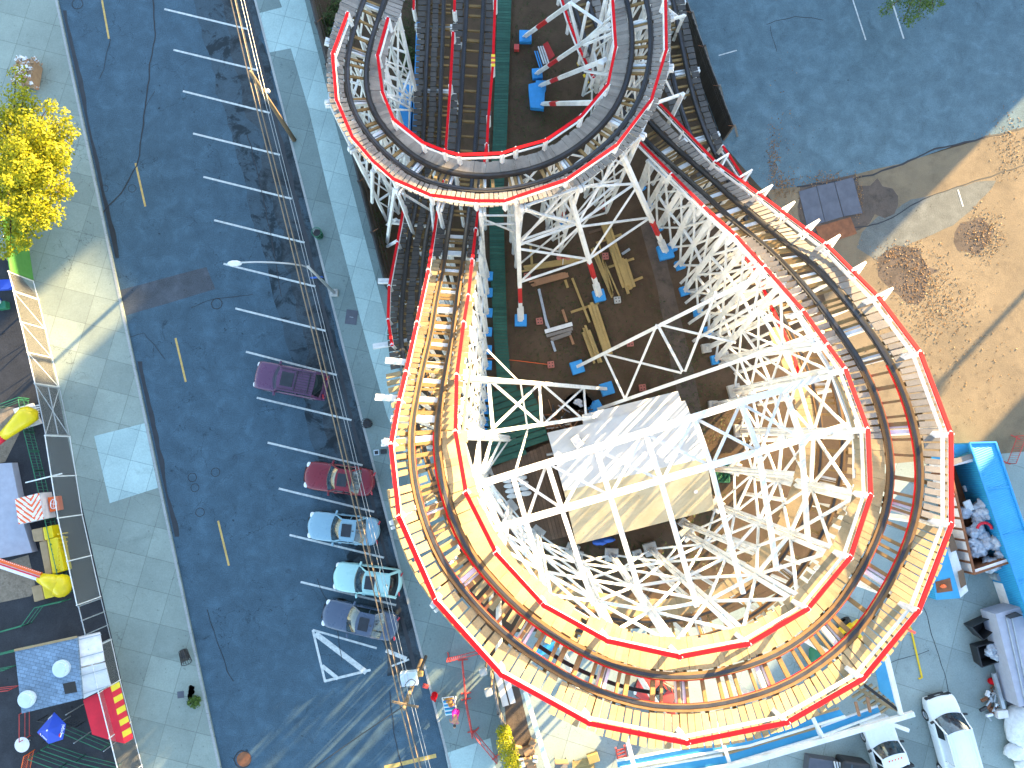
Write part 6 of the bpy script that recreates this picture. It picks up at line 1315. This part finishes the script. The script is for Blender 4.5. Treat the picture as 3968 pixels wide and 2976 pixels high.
lp(hu, slabpx([(3605, 2190), (3660, 2095), (3722, 2318), (3628, 2325)], 2.1, 2.1)).build('roof', 'blueroof', hu); lp(hu, slabpx([(3660, 2095), (3690, 2085), (3752, 2290), (3722, 2316)], 1.9, 1.9)).build('side_wall', 'white', hu)
for px, nm, mt in (([(3625, 2255), (3682, 2240), (3692, 2290), (3632, 2298)], 'open_bin', 'rust'), ([(3668, 2075), (3692, 2068), (3712, 2130), (3686, 2140)], 'dark_opening', 'brownplank'), ([(3712, 2215), (3733, 2205), (3745, 2265), (3724, 2280)], 'dark_opening', 'brownplank')): lp(hu, slabpx(px, 2.13, .04)).build(nm, mt, hu)
thing_mesh(MB().blob(P(3655, 2272, 2.2), (.2, .12, .08), seed=3, amp=.4), 'orange_rag', 'orange', 'orange rag lying on the open bin of the blue hut', 'rag')
for k, (x, y, lab) in enumerate(((3845, 2228, 'grey drum nearest the rusty skip'), (3930, 2262, 'grey drum in the middle of the row of drums'), (3948, 2332, 'grey drum lowest in the row of drums'))):
    d = empty('drum', P(x, y, .02), .4, lab, 'drum', 'grey drums beside the skip'); MB().lathe((0, 0, 0), [(.001, 0), (.29, 0), (.29, .3), (.305, .31), (.29, .33), (.29, .6), (.305, .61), (.29, .63), (.29, .88), (.26, .88), (.25, .85), (.001, .85)], 20).build('barrel', 'steel', d); MB().cyl((0, 0, .85), .12, .04, 12).build('lid', 'cone', d)
thing_mesh(MB().box(P(3895, 2300, .5), (.5, 1.6, .9), .28), 'white_locker', 'ledwhite', 'white locker lying between the grey drums', 'locker', bevel=.03)
rp = MB().tube([P(3900 + 16 * math.cos(t), 2240 + 11 * math.sin(t), .5 + .02 * t) for t in [i * .7 for i in range(34)]], .05, 5, cap=False); thing_mesh(rp, 'rope_coil', 'lumber', 'tan coil of rope on the ground between skip and drums', 'rope')
def bin2(label, px, h, full):
    c = P(sum(p[0] for p in px) / 4, sum(p[1] for p in px) / 4, 0); r = empty('wheeled_bin', c, 0, label, 'bin'); tub(r, px, h, 'black', 'black', flare=.86); 
    for p in px[:2]: q = P(*p, .1) - c; MB().lathe(q * .9 + Vector((0, 0, .1)), [(.02, -.04), (.1, -.04), (.1, .04), (.02, .04)], 10, 0, Matrix.Rotation(1.57, 3, 'X')).build('wheel', 'rubber', r)
    return c
bin2('empty tipped looking black bin beside the grey trailer', [(3765, 2430), (3848, 2392), (3860, 2440), (3812, 2482)], 1.1, 0)
c = bin2('black bin heaped with white rubbish beside the grey trailer', [(3785, 2507), (3895, 2475), (3915, 2552), (3805, 2588)], 1.0, 1)
for k in range(9): q = P(rn.uniform(3822, 3885), rn.uniform(2500, 2555), .85); o_ = tag(MB().blob((0, 0, 0), (.32, .28, .22), 12, 9, .8, k + 40).build('rubbish_bag', 'bag', None, smooth=True), 'pale rubbish bag in the black bin beside the trailer', 'bag', 'rubbish bags in the black bin'); o_.location = q
thing_mesh(MB().blob(P(3853, 2388, .4), (.25, .3, .3), seed=3, amp=.6), 'blue_bag', 'towelt', 'light blue plastic bag above the empty black bin', 'bag'); thing_mesh(MB().blob(P(3858, 2460, .3), (.25, .22, .2), seed=6, amp=.6), 'clear_bag', 'bag', 'small clear bag between the two black bins', 'bag')
tr = empty('trailer', P(3950, 2540, 0), 0, 'flat grey trailer with pale roof rails at the right edge', 'trailer'); lp(tr, slabpx([(3858, 2380), (4060, 2320), (4140, 2700), (3950, 2740)], 1.9, 1.5)).build('body', 'cone', tr)
for a, b in (((3900, 2395), (3975, 2730)), ((3920, 2390), (3990, 2720)), ((3900, 2395), (4050, 2350))): lp(tr, MB().beam(P(*a, 1.95), P(*b, 1.95), .06)).build('roof_rail', 'steel', tr)
thing_mesh(slabpx([(3900, 2388), (3940, 2372), (3965, 2385), (3915, 2398)], 2.15, .15), 'roof_tray', 'black', 'black tray lying on the grey trailer roof', 'tray')
rbx = empty('red_box', P(3910, 2625, 0), -.35, 'rust red toolbox with worn white stencilled marks beside the trailer', 'box'); MB().box((0, 0, .4), (1.15, .65, .7)).build('body', 'redband', rbx, bevel=.03); MB().box((0, .3, .77), (1.2, .5, .06)).build('lid', 'black', rbx)
for x in (-.2, .05, .3): MB().box((x, -.1, .755), (.1, .22, .012), .3).build('stencil', 'print', rbx)
gc = empty('fuel_can', P(3835, 2634, 0), .3, 'bright red fuel can among the tools beside the toolbox', 'can'); MB().blob((0, 0, .28), (.3, .22, .28), seed=1, amp=.1).build('body', 'red', gc, smooth=True); MB().tube([(0, .1, .5), (.12, .2, .62)], .04, 6).build('spout', 'black', gc)
thing_mesh(MB().beam(P(3850, 2608, .7), P(3888, 2745, .7), .22, .2), 'steel_channel', 'steel', 'grey steel channel standing among the tools', 'channel')
jk = MB(); 
for _ in range(34): a = P(rn.uniform(3815, 3870), rn.uniform(2655, 2770), rn.uniform(.1, .6)); jk.beam(a, a + Vector((rn.uniform(-.5, .5), rn.uniform(-.5, .5), rn.uniform(-.1, .2))), rn.uniform(.05, .18), None, rn.randint(0, 3))
tag(jk.build('tool_heap', ['steel', 'black', 'print', 'rust']), 'heap of machine parts and tools beside the steel channel', 'tools', None, 'stuff')
thing_mesh(MB().box(P(3880, 2765, .5), (.7, .5, .4), .1), 'white_box', 'ledwhite', 'white box among the machine parts', 'box', bevel=.03); thing_mesh(slabpx([(3890, 2660), (3975, 2630), (4000, 2750), (3910, 2760)], .06, .04), 'dark_mat', 'metalplate', 'dark blue grey mat on the yard beside the toolbox', 'mat')
for k, (x, y, rx, ry, rz_, lab) in enumerate(((3948, 2815, .85, 1.25, .55, 'largest white bulk sack at the right edge'), (3935, 2912, .7, .55, .4, 'white bulk sack below the largest one'), (3968, 2965, .6, .5, .4, 'white bulk sack in the bottom right corner'))): o_ = tag(MB().blob((0, 0, 0), (rx, ry, rz_), 18, 12, .3, k + 4).build('bulk_sack', 'sack', None, smooth=True), lab, 'sack', 'white bulk sacks at the right edge'); o_.location = P(x, y, rz_ * .9)
thing_mesh(MB().tube([P(3528, 2430, .06), P(3573, 2626, .06), P(3560, 2630, .06)], .06, 7), 'yellow_pipe', 'yellow', 'yellow pipe lying on the concrete yard under the turn', 'pipe')
thing_mesh(MB().beam(P(3518, 2440, 18), P(3545, 2452, 18), .1), 'red_bracket', 'redmetal', 'short red bracket sticking out below the outer red handrail', 'bracket')
# steel frame and blue sheets at the bottom
fr_ = empty('beam_gantry', P(3400, 2760, 0), 0, 'white steel post and beam frame along the bottom of the yard', 'frame')
def fb(a, ha, b, hb, w_, nm='beam', mt='white'): lp(fr_, MB().beam(P(*a, ha), P(*b, hb), w_)).build(nm, mt, fr_)
fb((2900, 2952), 3.4, (3540, 2765), 3.4, .28); fb((2300, 3090), 3.4, (2900, 2953), 3.4, .28); fb((3432, 2530), 3.2, (3490, 2768), 3.4, .24); fb((3350, 2655), 2.9, (3488, 2757), 3.3, .18, 'brace', 'raildark'); fb((3110, 2715), 3.0, (3190, 2855), 3.4, .18, 'brace'); fb((3145, 2770), 3.2, (3185, 2862), 3.3, .2, 'post'); fb((2425, 2845), 3.0, (2462, 2990), 3.3, .24); fb((2035, 2680), 2.6, (2128, 2990), 3.0, .26); fb((2775, 2800), 3.0, (2830, 2965), 3.2, .2); fb((3500, 2770), 0, (3512, 2775), 3.3, .22, 'post'); fb((3440, 2800), 3.4, (3520, 2830), 3.4, .22)
for k, (px, lab) in enumerate((([(2390, 2948), (2880, 2855), (3250, 2745), (3275, 2775), (2900, 2890), (2395, 2978)], 'upper strip of blue corrugated canopy along the bottom yard frame'), ([(2300, 3010), (2800, 2925), (3180, 2815), (3400, 2735), (3412, 2765), (3190, 2850), (2810, 2965), (2305, 3050)], 'lower strip of blue corrugated canopy along the bottom yard frame'))):
    r = empty('blue_canopy', P(*px[0], 0), 0, lab, 'canopy', 'blue canopy strips'); lp(r, slabpx(px, 2.8 - .15 * k, .05)).build('sheet', 'blueroof', r); m_ = len(px) // 2
    for j in range(m_ - 1): lp(r, MB().beam(P(*px[j], 2.86 - .15 * k), P(*px[j + 1], 2.86 - .15 * k), .12, .1)).build('edge_beam', 'deck' if j % 2 else 'white', r); lp(r, MB().beam(P(*px[-1 - j], 2.86 - .15 * k), P(*px[-2 - j], 2.86 - .15 * k), .12, .1)).build('edge_beam', 'white', r)
thing_mesh(slabpx([(3390, 2585), (3426, 2543), (3476, 2735), (3410, 2680)], 2.6, .06), 'blue_sheet', 'blueroof', 'blue corrugated sheet leaning on the white steel post', 'sheet')
pl_ = MB()
for j in range(7): pl_.beam(P(3280 + j * 22, 2690 + j * 12, 1.0), P(3360 + j * 20, 2640 + j * 12, 1.0), .12)
for j in range(4): pl_.beam(P(3290 + j * 22, 2650 + j * 10, 1.1), P(3440 + j * 18, 2740 + j * 8, 1.1), .08)
thing_mesh(pl_, 'pallet_pile', 'deck', 'criss-crossed heap of sunbleached slats under the blue sheet', 'slats')
for k, (a, b, lab) in enumerate((((3315, 2720), (3330, 2775), 'left one of two brown posts sticking from the slat heap'), ((3360, 2700), (3372, 2760), 'right one of two brown posts sticking from the slat heap'))): thing_mesh(MB().beam(P(*a, 2.9), P(*b, 3.0), .14), 'brown_post', 'lumber2', lab, 'post', 'brown posts by the slat heap')
ld = empty('red_ladder', P(2405, 2935, 0), 0, 'red step ladder leaning on the white beam at the bottom', 'ladder')
for dx in (0, 34): lp(ld, MB().beam(P(2386 + dx, 2898 - dx * .25, 2.6), P(2402 + dx, 2985 - dx * .25, .1), .09)).build('rail', 'redmetal', ld)
for j in range(6): lp(ld, MB().beam(P(2389 + j * 2.6, 2910 + j * 13, 2.3 - j * .4), P(2422 + j * 2.6, 2901 + j * 13, 2.3 - j * .4), .07)).build('rung', 'redmetal', ld)
cr = empty('wooden_chair', P(2172, 2955, 0), 0, 'weathered wooden chair standing at the bottom edge', 'chair'); MB().box((0, 0, .45), (.8, .7, .06)).build('seat', 'deckgrey', cr); MB().box((0, .36, .8), (.8, .06, .6)).build('backrest', 'lumber2', cr)
for x in (-.36, .36):
    for y in (-.3, .3): MB().beam((x, y, 0), (x, y, .45), .06).build('leg', 'deckgrey', cr)
pal = MB()
for j in range(6): pal.beam(P(2218, 2955 + j * 7, .3), P(2300, 2938 + j * 7, .3), .1, .05)
for j in range(3): pal.beam(P(2222 + j * 36, 2945 - j * 5, .2), P(2232 + j * 36, 2992 - j * 5, .2), .1, .1)
thing_mesh(pal, 'wooden_pallet', 'lumber', 'yellowish wooden pallet beside the chair', 'pallet'); thing_mesh(MB().box(P(2298, 2935, .4), (.7, .5, .5), .3), 'wooden_crate', 'lumber', 'wooden crate with brown stains above the pallet', 'crate', bevel=.02)
for k, (x, y, w_, d_, lab) in enumerate(((2012, 2902, .6, .45, 'leftmost flattened carton in the heap at the bottom of the gravel bed'), (2048, 2900, .7, .5, 'big carton at the top of the heap on the gravel bed'), (2062, 2870, .4, .4, 'small carton highest in the heap on the gravel bed'), (2050, 2940, .75, .45, 'carton lying flat at the bottom of the heap'), (2020, 2945, .35, .5, 'pale blue box beside the cartons'), (2072, 2930, .3, .3, 'small white carton right of the heap'))): o_ = empty('carton', P(x, y, 0), rn.uniform(-.5, .5), lab, 'carton', 'cartons on the gravel bed'); MB().box((0, 0, .2 + .05 * k), (w_, d_, .35)).build('box', 'vent' if k == 4 else ('paper' if k == 5 else 'card'), o_, bevel=.02); MB().box((.0, d_ * .3, .4 + .05 * k), (w_ * .9, d_ * .35, .02), .1, 0, ('X', .5)).build('flap', 'card', o_)
dk = empty('dark_machine', P(3230, 2960, 0), -.15, 'dark machine with pale slats at the bottom edge', 'machine'); MB().box((.8, 0, .8), (1.8, 1.5, 1.2)).build('body', 'black', dk, bevel=.15); MB().box((-1.1, -.2, .6), (1.9, 1.4, .8)).build('bed', 'metalplate', dk, bevel=.05)
for j in range(4): MB().beam((-.5 + j * .17, .5, 1.05), (-.1 + j * .17, -.8, 1.2), .07).build('slat', 'sack', dk)
MB().quad([(.0, -.5, 1.1), (.5, -.5, 1.45), (.5, .6, 1.45), (.0, .6, 1.1)]).build('windscreen', 'glass', dk)
fl = empty('yellow_loader', P(3255, 2455, 0), .6, 'yellow loader seen through the gap in the tall turn', 'loader'); MB().box((0, 0, .8), (1.6, 1.1, .9)).build('body', 'yellow', fl, bevel=.08); MB().box((.9, .3, 1.3), (.6, .6, .5)).build('hood', 'yellow', fl, bevel=.05); MB().box((-.3, 0, 1.4), (.7, .8, .5)).build('seat', 'black', fl, bevel=.05)
for x in (-.6, .6):
    for y in (-.6, .6): MB().lathe((x, y, .4), [(.15, -.12), (.4, -.12), (.4, .12), (.15, .12)], 14, 0, Matrix.Rotation(1.5708, 3, 'X')).build('wheel', 'rubber', fl)
thing_mesh(MB().blob(P(3172, 2540, .6), (.55, .7, .4), 14, 9, .5, 4), 'green_tarp', 'gmetal', 'bright green tarp bundle seen through the gap in the tall turn', 'tarp', None, True)
thing_mesh(slabpx([(2050, 2520), (2170, 2480), (2180, 2510), (2060, 2555)], 2.6, .06), 'roof_sheet', 'blueroof', 'blue sheet seen through the lower left gap of the tall turn', 'sheet')
thing_mesh(slabpx([(2690, 2500), (2900, 2430), (2910, 2455), (2700, 2530)], 2.6, .06), 'roof_sheet', 'blueroof', 'blue sheet under the lower track right of the red car', 'sheet')
thing_mesh(slabpx([(2980, 2400), (3080, 2330), (3100, 2360), (3000, 2430)], 2.6, .06), 'roof_sheet', 'blueroof', 'blue sheet under the lower right part of the tall turn', 'sheet')
# lamp post outside the frame whose long shadow crosses the dirt lot
lx = P(3610, 1520, 0) + sun2 * (9.0 / TAN); l2_ = empty('street_lamp', (lx.x, lx.y, 0), 0, 'lamp post beyond the right edge of the dirt lot', 'lamp'); MB().tube([(0, 0, 0), (0, 0, 9)], [.25, .18], 10).build('pole', 'steel', l2_); MB().box((0, 0, 9), (.9, .9, .25)).build('lamp_head', 'steel', l2_)
